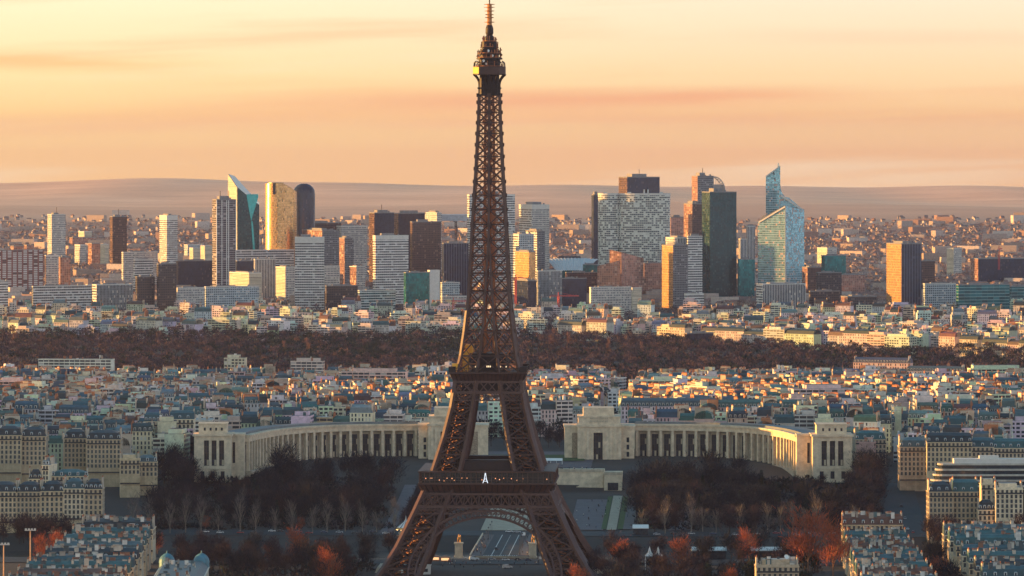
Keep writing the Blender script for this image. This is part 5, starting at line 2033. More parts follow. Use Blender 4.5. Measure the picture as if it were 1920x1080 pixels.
# modern terraced building with a round corner
RT = empty('terraced_building', (pX(1748, 3060), 3060, 1), 0)
tag(RT, 'modern terraced building with a rounded white corner and planted roof', 'building')
z_ = [ZY(y, 3050) - 1 for y in (912, 902, 892, 882, 872)]
mb = MB()
gl = MB()
k = 3060 / F
for i, zt in enumerate(z_):
    ins = i * 1.4
    pts = [(9 + (10 - ins) * math.cos(a), 10 + (10 - ins) * math.sin(a)) for a in np.linspace(math.pi / 2, math.pi * 1.5, 12)] + [(70, ins), (70, 20)]
    pts = [(float(x), float(y)) for x, y in pts]
    gl.prism(pts, -2 if i == 0 else z_[i - 1], zt - 1.1, 0)
    cxm, cym = 30, 10
    mb.prism([(x - (.7 if x < 40 else -.0), y - (.7 if y < 8 else 0)) for x, y in pts], zt - 1.09, zt, 0, bot=True)
mb.build('balcony_band', mat('cream_balcony', (.46, .42, .36), .8), RT)
gl.build('glazing', GLASS, RT)
mb = MB()
mb.box(14, 66, 6, 16, z_[-1] + .003, z_[-1] + 2.8)
mb.box(30, 42, 8, 14, z_[-1] + 2.803, z_[-1] + 4.6)
mb.build('penthouse', PALE, RT)

# near rooftops seen from above: courts and roofs running toward the viewer


HUTS, POTP = {}, []
HC = [(.62, .60, .56), (.48, .43, .36), (.10, .16, .17), (.5, .45, .38), (.25, .12, .08), (.07, .09, .10), (.30, .27, .24)]


def hut(parent, x, y, z, a, b, c, r):
    k_ = r.randrange(len(HC))
    if k_ not in HUTS:
        mb = MB()
        mb.box(0, 1, 0, 1, 0, 1, 0, 0, HC[k_])
        mb.box(-.06, 1.06, -.06, 1.06, 1.002, 1.06, 0, 0, tuple(v * .6 for v in HC[k_]), bot=True)
        o = HUTS[k_] = mb.build('roof_hut', WALL, parent)
    else:
        o = HUTS[k_].copy()
        COL.objects.link(o)
        o.parent = parent
    o.location, o.scale = (x, y, z), (a, b, c)


def pots(parent, x, y, z, r):
    if not POTP:
        mb = MB()
        mb.box(0, 2.6, 0, .7, 0, 3.4, 0, 0, (.50, .40, .30))
        for q in range(4):
            mb.lathe([(.2, 3.4), (.15, 4.3), (0, 4.31)], 6, .35 + q * .63, .35, 1)
        POTP.append(mb.build('chimney_stack', [WALL, POTS], parent))
        o = POTP[0]
    else:
        o = POTP[0].copy()
        COL.objects.link(o)
        o.parent = parent
    o.location = (x, y, z)
    o.rotation_euler.z = r.choice((0, 1.57))


def roof_row(specs, xl, xr, side, grp, where):
    """specs: (Y, height, style, wall, roof, label)"""
    for (Y, h, gable, wi, ri, lb, d) in specs:
        a, b = np.interp(Y, [2440, 2820], xl), np.interp(Y, [2440, 2820], xr)
        X0, X1 = float(a), float(b)
        w_ = X1 - X0
        x0p, x1p = X0 * F / Y + 960, X1 * F / Y + 960
        T = fine_house(x0p, x1p, Y, HOR + (H - h) * F / Y, lb, d, 0, wi, ri, g=0, gable=gable, winrows=2, sides=side, grp=grp, hr=4.0)
        r = random.Random(int(Y))
        for i in range(26):
            x, y = r.uniform(1, w_ - 4), r.uniform(1, d - 2)
            hut(T, x, y, h + 2.5, r.uniform(.8, 3), r.uniform(.8, 2.5), r.uniform(3.0, 5.0), r)
        for i in range(6):
            x, y = r.uniform(2, w_ - 4), r.uniform(3, d - 3)
            pots(T, x, y, h + 3, r)


ls = []
for i, (Y, h, gb, wi, ri, lb, d) in enumerate([
        (2800, 20, False, 1, 2, 'pale house with a dark mansard at the far end of the near left block', 22),
        (2752, 18.5, True, 4, 4, 'beige teal-roofed house, second from the far end of the near left block', 15), (2712, 18, True, 0, 4, 'cream house with dark teal mansard, third from far end, near left block', 14),
        (2668, 17.5, True, 1, 1, 'pale stone house with grey roof, fourth from far end, near left block', 15), (2624, 17.5, True, 0, 2, 'cream house with a black slate mansard in the middle of the near left block', 14),
        (2580, 17, True, 4, 0, 'beige house with a blue-grey roof, fourth from the bottom, near left block', 15), (2540, 17.5, True, 1, 4, 'pale house with scattered roof huts, third from the bottom, near left block', 14),
        (2500, 17, True, 0, 5, 'cream house with brown tiles, second from the bottom, near left block', 14), (2462, 17, True, 4, 0, 'near left block house cut by the bottom edge', 14)]):
    ls.append((Y, h, gb, wi, ri, lb, d))
roof_row(ls, (-252, -244), (-194, -204), 'r', 'houses of the near left block', 'left')
rsx = [(2800, 22.5, True, 3, 5, 'tall tan house standing above its neighbours, far end of the near right block', 12), (2762, 16, True, 2, 4, 'house with a teal roof just below the tall tan house, near right block', 14),
       (2722, 15, True, 5, 0, 'white house with blue-grey roof, third from far end, near right block', 14), (2682, 16, True, 4, 5, 'beige house with red-brown roof, fourth from far end, near right block', 14), (2642, 15.5, True, 1, 4, 'pale stone house with a teal roof, middle of the near right block', 14),
       (2602, 16, True, 7, 0, 'brick-toned house with blue-grey roof, fourth from bottom, near right block', 14), (2560, 15.5, True, 0, 4, 'cream house with a teal roof, third from bottom, near right block', 14),
       (2520, 16, True, 4, 5, 'beige house with a brown roof, second from bottom, near right block', 14), (2480, 15.5, True, 1, 0, 'near right block house cut by the bottom edge', 14)]
roof_row(rsx, (174, 188), (213, 222), 'l', 'houses of the near right block', 'right')
rsy = [(2770, 19, True, 4, 1, 'beige house with orange chimneys at the far end of the far right block', 14), (2730, 19, True, 2, 4, 'pale teal-roofed house, second from far end, far right block', 14), (2686, 20, True, 3, 4, 'tan teal-roofed house, third from far end, far right block', 14),
       (2640, 18, True, 1, 0, 'pale house with a blue mansard, middle of the far right block', 14), (2596, 18, True, 0, 4, 'cream house with a teal roof, third from bottom, far right block', 14), (2552, 17.5, True, 4, 2, 'beige house with a slate roof, second from bottom, far right block', 14),
       (2508, 18, True, 1, 0, 'far right block house near the bottom right corner', 14)]
roof_row(rsy, (238, 243), (292, 300), 'l', 'houses of the far right block', 'right')
DH = fine_house(1418, 1498, 2520, 1062, 'white roofed house with a satellite dish among the red trees', 16, 0, 6, 5, roof='flat', g=0, winrows=2)
mb = MB()
mb.lathe([(0, 0), (.7, .15), (1.25, .6)], 14)
o = mb.build('satellite_dish', WHITE, DH)
o.location, o.rotation_euler = (15.5, 4, ZY(1062, 2520) + 4.4), (math.radians(60), 0, .3)
r = random.Random(44)
for i in range(18):
    hut(DH, r.uniform(1, 18), r.uniform(1, 13), ZY(1062, 2520) + .3, r.uniform(.8, 3), r.uniform(.8, 2.5), r.uniform(1.4, 4.2), r)
# house with two blue domes
D = empty('domed_house', (-180, 2452, 0), .02)
tag(D, 'pale corner house with two blue zinc domes at the bottom', 'house')
mb = MB()
mb.box(0, 25, 0, 108, 0, 19, 0, 0, WALLC[1])
mb.box(-.4, 25.4, -.4, 108.4, 18.4, 19.2, 0, 0, WALLC[2], bot=True)
mb.build('wall', WALL, D)
mb = MB()
mb.prism([(0, 0), (25, 0), (25, 108), (0, 108)], 19.21, 22.5, pts1=[(3, 3), (22, 3), (22, 105), (3, 105)], col=(.06, .10, .12))
mb.build('roof', ZINC, D)
for x in (3.6, 21.4):
    mb = MB()
    mb.lathe([(4.1, 19.2), (4.1, 21.5), (4.3, 21.6), (3.9, 23.4), (3.0, 24.9), (1.7, 25.9), (.4, 26.4), (.25, 27.6), (0, 27.8)], 14, x, 104, col=(.07, .19, .24))
    mb.build('dome', ZINC, D)
r = random.Random(9)
for i in range(40):
    hut(D, r.uniform(3, 20), r.uniform(4, 98), 22.3, r.uniform(.6, 2), r.uniform(.6, 2), r.uniform(.8, 2.4), r)
for i in range(16):
    for z in (15.3, 11.8):
        put_copy(WIN0, D, 25.06, 4 + i * 6.6, z, math.pi / 2)
# ------------------------------------------------------------------ trees
def crown_faces(r, n, R, Hh, cz, col, twig, mb, clumps=9):
    """twiggy bare crown: short slivers gathered in clumps through an uneven volume"""
    cs = []
    for i in range(clumps):
        a = r.uniform(0, 2 * math.pi)
        q = R * .62 * math.sqrt(r.random())
        cs.append((q * math.cos(a), q * math.sin(a), cz + Hh * r.uniform(-.38, .42), R * r.uniform(.34, .6)))
    for i in range(n):
        c = r.choice(cs)
        u, v, w_ = r.gauss(0, .5), r.gauss(0, .5), r.gauss(0, .5)
        p = Vector((c[0] + u * c[3], c[1] + v * c[3], c[2] + w_ * c[3]))
        d = Vector((p.x * .8 + r.gauss(0, R * .4), p.y * .8 + r.gauss(0, R * .4), abs(p.z - cz) * .6 + R * .7 + r.gauss(0, R * .3))).normalized()
        s = d.cross(Vector((r.gauss(0, 1), r.gauss(0, 1), r.gauss(0, .3)))).normalized()
        L, wd = twig[0] * r.uniform(.6, 1.4), twig[1] * r.uniform(.6, 1.4)
        k = r.uniform(.65, 1.35)
        mb.add([tuple(p - s * wd), tuple(p + s * wd), tuple(p + d * L + s * wd * .3), tuple(p + d * L - s * wd * .3)], 0, tuple(v_ * k for v_ in col))


BARK = mat('bark', None, .9, var=.3, scale=1.0, spec=.2)


def tree_proto(seed, hgt, R, col, n, bark, shape='round', twig=(1.5, .13)):
    r = random.Random(seed)
    t_, c_ = MB(), MB()
    base = hgt * (.30 if shape == 'round' else .18)
    t_.taper((0, 0, -1), (r.uniform(-.3, .3), r.uniform(-.3, .3), base), .42, .30, 6, 0, bark)
    t_.taper((0, 0, base - .1), (r.uniform(-.6, .6), r.uniform(-.6, .6), hgt * .8), .30, .06, 5, 0, bark)
    nl = 12 if shape != 'conifer' else 0
    for i in range(nl):
        a = i * 2.4 + r.uniform(-.4, .4)
        z = base + (hgt * .4) * (i / nl)
        out = R * r.uniform(.5, .95) * (1 if shape == 'round' else .6)
        e = (out * math.cos(a), out * math.sin(a), min(hgt * .97, z + hgt * r.uniform(.22, .42)))
        t_.taper((0, 0, z), e, .17, .04, 4, 0, bark)
        for q in range(2):
            b = a + r.uniform(-.7, .7)
            m_ = (e[0] * .6, e[1] * .6, z + (e[2] - z) * .6)
            t_.taper(m_, (m_[0] + R * .4 * math.cos(b), m_[1] + R * .4 * math.sin(b), min(hgt, m_[2] + hgt * .2)), .09, .03, 3, 0, bark)
    if shape == 'conifer':
        for i in range(n):
            f = r.random() ** .8
            z = hgt * (.15 + .85 * f)
            q = R * (1 - f) * (.7 + .4 * math.sin(f * 40)) * math.sqrt(r.random())
            a = r.uniform(0, 6.283)
            p = Vector((q * math.cos(a), q * math.sin(a), z))
            d = Vector((math.cos(a), math.sin(a), -.4))
            s = Vector((-math.sin(a), math.cos(a), r.uniform(-.3, .3)))
            k = r.uniform(.6, 1.4)
            c_.add([tuple(p - s * .5), tuple(p + s * .5), tuple(p + d * 1.3)], 0, tuple(v * k for v in col))
    else:
        crown_faces(r, n, R, (hgt - base) * (1.0 if shape == 'round' else 1.25), base + (hgt - base) * .55, col, twig, c_, 13 if shape == 'round' else 8)
    return t_, c_


PROTO = {}


def plant_tree(key, X, Y, label, group, sc=1.0, g=None, rz=None, cat='tree'):
    nm, spec = TREES[key]
    g = gz(X, Y) if g is None else g
    if key not in PROTO:
        T = empty(nm, (X, Y, g), 0)
        a, b = tree_proto(*spec)
        a.build('trunk', BARK, T)
        b.build('crown', BARK, T)
        PROTO[key] = T
    else:
        T = copy_tree(PROTO[key])
        T.location = (X, Y, g)
    T.rotation_euler.z = rt.uniform(0, 6.28) if rz is None else rz
    T.scale = (sc, sc, sc * rt.uniform(.9, 1.12))
    tag(T, label, cat, group)
    return T


rt = random.Random(12)
NAVY, PURP, REDB, GREY, GRN = (.011, .015, .024), (.036, .023, .030), (.30, .078, .038), (.12, .10, .095), (.014, .026, .018)  # REDB: reddish twigs, brightened to imitate sun on the crowns
TREES = {
    'dark1': ('bare_tree', (1, 16, 8.0, NAVY, 1300, (.022, .022, .024))), 'dark2': ('bare_tree', (2, 18, 8.8, NAVY, 1500, (.022, .022, .024))),
    'dark3': ('bare_tree', (3, 14, 7.0, PURP, 1100, (.035, .03, .03))), 'purp1': ('bare_tree', (4, 15, 7.2, PURP, 1200, (.04, .034, .032))),
    'fan1': ('bare_tree', (5, 18, 4.4, GREY, 420, (.20, .17, .14), 'fan', (2.4, .07))), 'fan2': ('bare_tree', (6, 20, 4.8, GREY, 460, (.20, .17, .14), 'fan', (2.4, .07))),
    'red1': ('reddish_tree', (7, 17, 7.2, REDB, 1500, (.15, .09, .06), 'round', (1.4, .10))), 'red2': ('reddish_tree', (8, 20, 8.4, REDB, 1900, (.15, .09, .06), 'round', (1.4, .10))),
    'con': ('conifer', (9, 16, 3.4, GRN, 700, (.05, .04, .03), 'conifer')), 'round': ('evergreen_tree', (10, 11, 4.6, GRN, 800, (.05, .04, .03), 'round', (.9, .35))),
}


def scatter(n, xr, yr, keys, label, group, ok=None, sc=(.85, 1.2), mind=5.5):
    pts = []
    tries = 0
    while len(pts) < n and tries < n * 40:
        tries += 1
        Y = rt.uniform(*yr)
        x = rt.uniform(*xr)
        X = pX(x, Y)
        if ok and not ok(x, X, Y):
            continue
        if any((X - a) ** 2 + (Y - b) ** 2 < mind ** 2 for a, b in pts):
            continue
        pts.append((X, Y))
        plant_tree(rt.choice(keys), X, Y, label, group, rt.uniform(*sc) * (1.14 if 3165 < Y < 3290 and sc[0] == .85 else 1))


okL = lambda x, X, Y: not (345 < x < 475 and Y > 3110) and not (-86 < (X - TX) - (Y - TY) * .04 < -68)
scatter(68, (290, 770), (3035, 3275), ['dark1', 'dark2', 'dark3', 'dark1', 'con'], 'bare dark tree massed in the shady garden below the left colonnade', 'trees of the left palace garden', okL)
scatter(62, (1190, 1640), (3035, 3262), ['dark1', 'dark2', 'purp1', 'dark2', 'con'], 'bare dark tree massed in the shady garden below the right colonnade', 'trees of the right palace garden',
        lambda x, X, Y: not (x > 1470 and Y > 3120))
scatter(14, (300, 368), (3240, 3400), ['dark1', 'dark2'], 'bare dark tree crowding left of the palace end block', 'trees left of the palace', None, (.9, 1.2))
scatter(12, (1604, 1652), (3120, 3280), ['dark1', 'dark2', 'purp1'], 'bare dark tree between the palace end block and the right avenue', 'trees right of the palace', None, (.9, 1.2), 5)
for i, x in enumerate(range(250, 770, 33)):
    Y = 3012 + rt.uniform(-8, 10)
    plant_tree(rt.choice(('fan1', 'fan2')), pX(x + rt.uniform(-6, 6), Y), Y, 'pale fan-shaped bare tree in the left riverside line', 'left riverside tree line', rt.uniform(.85, 1.1))
for i, x in enumerate(range(1200, 1650, 24)):
    Y = 3012 + rt.uniform(-8, 10)
    plant_tree(rt.choice(('fan1', 'fan2', 'purp1')), pX(x + rt.uniform(-6, 6), Y), Y, 'thin bare tree in the right riverside line', 'right riverside tree line', rt.uniform(.8, 1.05))
for i in range(6):
    X, Y = A(91, 345 + i * 33)
    plant_tree('dark3', X, Y, 'red-brown bare tree beside the fountain lawns', 'trees beside the fountain lawns', .62)
scatter(34, (225, 690), (2640, 2800), ['purp1', 'dark3', 'purp1', 'dark1'], 'bare purple-brown tree on the near left bank', 'bare trees of the near left bank',
        lambda x, X, Y: X > -186 or Y > 2815, (.75, 1.0), 7)
scatter(36, (1120, 1590), (2570, 2790), ['purp1', 'dark3', 'dark1', 'round'], 'bare purple-brown tree on the near right bank', 'bare trees of the near right bank',
        lambda x, X, Y: X < 168 and not (1395 < x < 1520 and Y < 2560), (.75, 1.0), 7)
for x, y_, Y, k_, s_, lb in ((1160, 1030, 2760, 'red1', .85, 'reddish tree just right of the tower foot, glowing at its top'), (1275, 1035, 2740, 'red1', 1.0, 'broad reddish tree left of the white event roofs'),
                             (1405, 1025, 2790, 'red1', .95, 'sunlit reddish tree standing before the white event roofs'), (1515, 1060, 2690, 'red2', 1.72, 'huge orange-red tree, largest in the picture'),
                             (1562, 1065, 2670, 'red2', 1.35, 'dark red tree leaning on the right of the huge orange-red tree'), (1365, 1075, 2590, 'red1', .75, 'small red tree at the bottom right of the tower'),
                             (1085, 1075, 2610, 'red1', .8, 'red tree in front of the right tower foot'), (1490, 1045, 2760, 'red1', .9, 'orange tree behind the huge orange-red tree'),
                             (560, 1045, 2790, 'red1', 1.0, 'brown-red tree in the middle of the near left bank'), (505, 1030, 2800, 'red1', .55, 'small glowing orange tree on the near left bank'),
                             (295, 1000, 2870, 'red1', .6, 'small red tree beside the ornate near left block'), (80, 1035, 2800, 'red1', .8, 'red tree behind the left floodlight masts'),
                             (110, 1022, 2820, 'red1', .8, 'red tree between the left floodlight mast and the near block'), (1680, 975, 3000, 'red1', .55, 'red tree behind the tan party wall'),
                             (620, 1070, 2650, 'red1', 1.0, 'brown-red tree at the lower left of the tower'), (1710, 1035, 2760, 'red1', .6, 'low red tree in the right street'), (1760, 1060, 2640, 'red1', .8, 'dark red tree at the corner of the right street'),
                             (385, 985, 3030, 'red1', .5, 'glowing red tree in the left riverside line'), (565, 990, 3030, 'red1', .4, 'small glowing red tree in the left riverside line')):
    X = pX(x, Y)
    plant_tree(k_, X, Y, lb, None, s_)
scatter(16, (1740, 1920), (2905, 2945), ['purp1', 'dark3'], 'bare purple-brown tree before the houses at the right edge', 'trees before the right edge houses', None, (.7, 1.0), 6)
scatter(16, (-10, 215), (2925, 2985), ['purp1', 'dark3'], 'bare purple-brown tree before the left riverside houses', 'trees before the left riverside houses', None, (.7, .95), 6)
scatter(10, (1712, 1790), (2560, 2760), ['purp1', 'dark1'], 'dark bare tree in the narrow right street', 'trees in the right street', lambda x, X, Y: 221 < X < 237, (.7, .9), 7)
scatter(14, (915, 1058), (3500, 3640), ['dark1', 'purp1', 'dark2'], 'bare tree on the square between the palace wings', 'trees on the palace square', None, (.6, .8), 6)
scatter(18, (570, 760), (3500, 3590), ['dark1', 'dark2'], 'bare dark tree behind the left colonnade', 'trees behind the left colonnade', None, (.9, 1.15), 6)

# ---- the wood: one mass of winter crowns
rw = np.random.default_rng(4)


def wood(name, n, yr, half, hs, cols, probs, nf, edge=None):
    Y = rw.uniform(yr[0], yr[1], n)
    X = rw.uniform(-1, 1, n) * (half * Y + 40)
    if edge is not None:
        k = edge(X, Y)
        X, Y = X[k], Y[k]
    n = len(X)
    z = np.array([gz(a, b) for a, b in zip(X, Y)])
    hgt = rw.uniform(*hs, n) + 2.0 * np.sin(X * .02) * np.cos(Y * .015)
    R = rw.uniform(4.2, 7.2, n)
    pat = .5 + .5 * np.sin(X * .006 + 1.2 * np.sin(Y * .004)) * np.sin(Y * .007 + X * .002)
    if name == 'winter_wood':
        gx = X * F / Y + 960
        pat = np.where((gx > 450) & (gx < 870) & (Y > 5420), pat * .12, np.minimum(1, pat + .35))
        pat = np.where((gx > 1500) & (Y > 5000), pat * .6, pat)
    ci = np.array([rw.choice(len(cols), p=probs[0] if rw.random() < q else probs[1]) for q in pat])
    C = np.array(cols)[ci] * rw.uniform(.7, 1.3, (n, 1))
    u = rw.normal(0, 1, (n, nf, 3))
    u /= np.linalg.norm(u, axis=2, keepdims=True)
    u *= (.55 + .45 * rw.random((n, nf, 1)))
    lob = 1 + .25 * np.sin(u[..., 0:1] * 5 + rw.uniform(0, 6, (n, 1, 1))) * np.cos(u[..., 1:2] * 5)
    u[..., 2] = np.abs(u[..., 2]) * 1.0 - .15
    P = u * lob * R[:, None, None]
    P[..., 2] *= .85
    P += np.stack([X, Y, z + hgt - R * .85], 1)[:, None, :]
    P = P.reshape(-1, 3)
    m_ = len(P)
    d = u.reshape(-1, 3) + rw.normal(0, .5, (m_, 3)) + np.array([0, 0, .5])
    d /= np.linalg.norm(d, axis=1, keepdims=True)
    s = np.cross(d, rw.normal(0, 1, (m_, 3)))
    s /= np.linalg.norm(s, axis=1, keepdims=True)
    L = rw.uniform(1.4, 3.0, (m_, 1))
    Wd = rw.uniform(.35, .8, (m_, 1))
    V = np.stack([P - s * Wd, P + s * Wd, P + d * L], 1).reshape(-1, 3).astype(np.float32)
    me = bpy.data.meshes.new(name)
    me.vertices.add(len(V))
    me.vertices.foreach_set('co', V.ravel())
    me.loops.add(m_ * 3)
    me.loops.foreach_set('vertex_index', np.arange(m_ * 3, dtype=np.int32))
    me.polygons.add(m_)
    me.polygons.foreach_set('loop_start', np.arange(0, m_ * 3, 3, dtype=np.int32))
    me.polygons.foreach_set('loop_total', np.full(m_, 3, dtype=np.int32))
    col = np.repeat(C, nf, axis=0) * rw.uniform(.7, 1.3, (m_, 1))
    at_ = me.attributes.new('tint', 'FLOAT_COLOR', 'FACE')
    at_.data.foreach_set('color', np.hstack([col, np.ones((m_, 1))]).astype(np.float32).ravel())
    me.materials.append(BARK)
    me.update()
    me.validate()
    o = bpy.data.objects.new(name, me)
    COL.objects.link(o)
    return kind(o, 'stuff')


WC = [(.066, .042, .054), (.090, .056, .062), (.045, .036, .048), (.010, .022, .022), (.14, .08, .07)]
wood('winter_wood', 7600, (4890, 6240), .110, (10, 18), WC, ([.35, .25, .2, .15, .05], [.15, .08, .2, .55, .02]), 62,
     lambda X, Y: Y < np.where(X > 40, 6085 - (X - 58) * .93, 6160 - (X + 600) * .13) + 25 * np.sin(X * .013))
wood('suburb_trees', 2600, (6000, 7150), .112, (7, 12), WC, ([.4, .25, .15, .15, .05], [.35, .2, .15, .27, .03]), 30)
wood('distant_trees', 16000, (7250, 11800), .114, (7, 11), [(.24, .15, .125), (.19, .12, .105), (.13, .09, .08)], ([.4, .3, .3], [.4, .3, .3]), 12)  # crowns lightened in colour to imitate distance haze
wood('street_trees', 700, (3480, 4870), .108, (12, 16), WC, ([.35, .2, .25, .2, .0], [.3, .1, .2, .4, .0]), 40)

# low dark shrubs filling the two palace gardens and the banks
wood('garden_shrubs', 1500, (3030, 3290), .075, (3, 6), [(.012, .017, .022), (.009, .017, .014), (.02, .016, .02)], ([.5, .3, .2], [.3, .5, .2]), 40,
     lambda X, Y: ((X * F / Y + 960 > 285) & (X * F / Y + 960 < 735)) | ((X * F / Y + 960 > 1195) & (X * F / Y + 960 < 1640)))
wood('bank_shrubs', 700, (2560, 2815), .075, (2.5, 5), [(.02, .024, .024), (.05, .03, .03), (.014, .024, .018)], ([.4, .4, .2], [.3, .4, .3]), 40,
     lambda X, Y: ((X > -184) & (X < -80) & (Y > 2600)) | ((X > 62) & (X < 168) & ~((X > 118) & (X < 150) & (Y < 2560))))

TREES['pop'] = ('poplar_tree', (11, 26, 5.0, (.20, .10, .08), 900, (.16, .10, .08), 'fan', (2.6, .22)))
for x, Y, sc, lb in ((1035, 5750, 1.0, 'tall pinkish poplar in the wood, left of the pair right of the tower'), (1066, 5740, .9, 'tall pinkish poplar in the wood, right of the pair right of the tower'),
                     (577, 5600, .9, 'pale reddish tree standing out in the wood at the left middle'), (532, 5650, .7, 'small reddish poplar in the wood left of the middle'),
                     (28, 5800, 1.1, 'tall rosy tree in the wood by the left edge'), (1142, 5650, .8, 'reddish poplar in the wood right of the pair'), (1203, 5600, .7, 'rosy tree in the wood before the right suburb')):
    plant_tree('pop', pX(x, Y), Y, lb, None, sc)

for i in range(13):
    X, Y = A(-62 - i * 13.5 + rt.uniform(-3, 3), 122 + rt.uniform(-4, 3))
    plant_tree(rt.choice(('dark1', 'purp1', 'dark3')), X, Y, 'dark bare plane tree in the row along the near left quay', 'plane trees of the near left quay', rt.uniform(.7, .95))
for i in range(11):
    X, Y = A(66 + i * 13.5 + rt.uniform(-3, 3), 122 + rt.uniform(-4, 3))
    plant_tree(rt.choice(('dark1', 'purp1', 'dark3')), X, Y, 'dark bare plane tree in the row along the near right quay', 'plane trees of the near right quay', rt.uniform(.7, .95))
for i in range(7):
    X, Y = A(-66, 320 + i * 30)
    plant_tree('dark3', X, Y, 'bare tree between the left garden path and the tower', 'trees right of the left garden path', .7)
for i in range(6):
    X, Y = A(113, 330 + i * 33)
    plant_tree('con' if i % 2 else 'dark3', X, Y, 'dark tree between the right garden path and the wooded garden', 'trees right of the right garden path', .85)

scatter(12, (348, 500), (3150, 3262), ['dark1', 'dark3', 'dark2'], 'low bare tree in front of the left palace end block', 'low trees before the left end block', None, (.5, .62), 5)
scatter(11, (1440, 1610), (3140, 3258), ['dark1', 'dark3', 'dark2'], 'low bare tree in front of the right palace end block', 'low trees before the right end block', None, (.46, .58), 5)
wood('end_block_shrubs', 420, (3120, 3268), .075, (4, 7), [(.012, .017, .022), (.009, .017, .014), (.02, .016, .02)], ([.5, .3, .2], [.3, .5, .2]), 40,
     lambda X, Y: ((X * F / Y + 960 > 340) & (X * F / Y + 960 < 560)) | ((X * F / Y + 960 > 1420) & (X * F / Y + 960 < 1640)))

for x, y, Y, k_, s_ in ((1098, 1050, 2735, 'dark1', .7), (1118, 1060, 2720, 'purp1', .8), (1136, 1050, 2700, 'dark3', .8), (1106, 1070, 2660, 'dark2', .6), (1140, 1075, 2640, 'purp1', .8)):
    plant_tree(k_, pX(x, Y), Y, 'dark bare tree crowding the right tower foot', 'trees at the right tower foot', s_)
# ------------------------------------------------------------------ small things
rd = random.Random(31)
# carousel
CX, CY = pX(761, 2990), 2990
K = empty('carousel', (CX, CY, gz(CX, CY) + .3))
tag(K, 'carousel with a striped white peaked roof and warm lights left of the tower', 'carousel')
mb = MB()
mb.lathe([(5.4, 5.2), (3.4, 6.8), (1.4, 8.6), (.35, 10.2), (.3, 11), (0, 12.6)], 24, 0, 0, 0, alt=1)
mb.build('roof', [WHITE, mat('grey_canvas', (.2, .2, .22), .8)], K)
mb = MB()
mb.lathe([(5.6, 4.3), (5.6, 5.25), (5.2, 5.26)], 24)
mb.build('canopy_rim', mat('gilded_rim', (.5, .32, .12), .5), K)
mb = MB()
mb.lathe([(5.6, 0), (5.6, .6), (0, .61)], 24)
mb.lathe([(1.6, .62), (1.6, 4.3)], 12)
mb.build('platform', mat('painted_deck', (.3, .16, .1), .7), K)
bl = None
for i in range(12):
    a = i * math.pi / 6
    if bl is None:
        mb = MB()
        mb.lathe([(0, -.3), (.28, 0), (0, .3)], 6)
        bl = mb.build('lamp', mat('carousel_bulb', (1, .7, .3), .5, emit=(1, .55, .2), es=1.6), K)
        o = bl
    else:
        o = bl.copy()
        COL.objects.link(o)
    o.location = (5.7 * math.cos(a), 5.7 * math.sin(a), 3.9)
ho = None
for i in range(10):
    a = i * math.pi / 5
    if ho is None:
        mb = MB()
        mb.lathe([(.0, 1.3), (.38, 1.5), (.42, 2.2), (.0, 2.5)], 8)
        mb.taper((.3, 0, 2.1), (.75, 0, 2.9), .2, .13, 6)
        mb.taper((.75, 0, 2.9), (1.05, 0, 2.65), .14, .08, 6)
        for q in ((.25, .15), (.25, -.15), (-.25, .15), (-.25, -.15)):
            mb.taper((q[0], q[1], 1.6), (q[0], q[1], .75), .09, .06, 5)
        mb.beam((0, 0, .6), (0, 0, 4.3), .08)
        ho = mb.build('horse', mat('cream_horse', (.6, .5, .35), .5), K)
        o = ho
    else:
        o = ho.copy()
        COL.objects.link(o)
    o.location = (3.9 * math.cos(a), 3.9 * math.sin(a), 0)
    o.rotation_euler.z = a + 1.57

# statues on pedestals at the four bridge corners
GILT = mat('gilded_bronze', (.45, .24, .08), .45, .3)
for s, t_, lb in ((-24, 140, 'gilded horseman statue on a tall pale pedestal, left near end of the bridge'), (18.5, 140, 'gilded horseman statue on a tall pale pedestal, right near end of the bridge')):
    X, Y = A(s, t_)
    T = empty('statue', (X, Y, .5), ROT)
    tag(T, lb, 'statue')
    mb = MB()
    mb.box(-2.6, 2.6, -3, 3, 0, 1)
    mb.box(-2.1, 2.1, -2.5, 2.5, 1.002, 8)
    mb.box(-2.6, 2.6, -3, 3, 8.002, 8.8, bot=True)
    mb.build('pedestal', STONE, T)
    mb = MB()
    mb.lathe([(0, -1.5), (.8, -1.1), (.75, .6), (.85, 1.2), (0, 1.6)], 8)
    hv = [(x, z * 1.1, y + 11.2) for x, y, z in mb.v]
    mb.v = hv
    for q in ((.45, 1.2), (-.45, 1.2), (.45, -1.1), (-.45, -1.1)):
        mb.taper((q[0], q[1], 11), (q[0], q[1] * 1.1, 8.8), .3, .15, 6)
    mb.taper((0, 1.3, 11.5), (0, 2.1, 13.2), .5, .3, 7)
    mb.taper((0, 2.1, 13.2), (0, 2.9, 12.6), .33, .18, 7)
    mb.taper((1.0, -.2, 8.9), (1.0, -.2, 10.6), .26, .34, 7)
    mb.taper((1.0, -.2, 10.6), (1.0, -.2, 12.2), .38, .42, 7)
    mb.taper((1.0, -.2, 12.3), (1.0, -.2, 13.0), .24, .22, 7)
    mb.taper((1.0, .1, 11.9), (.3, 1.4, 12.2), .16, .12, 6)
    mb.build('horse_and_warrior', GILT, T)

# cars
TYRE = mat('tyre', (.02, .02, .02), .8)
CARCOL = {'white': (.75, .75, .74), 'black': (.02, .02, .025), 'silver': (.42, .43, .45), 'dark blue': (.03, .05, .12), 'red': (.35, .03, .03)}


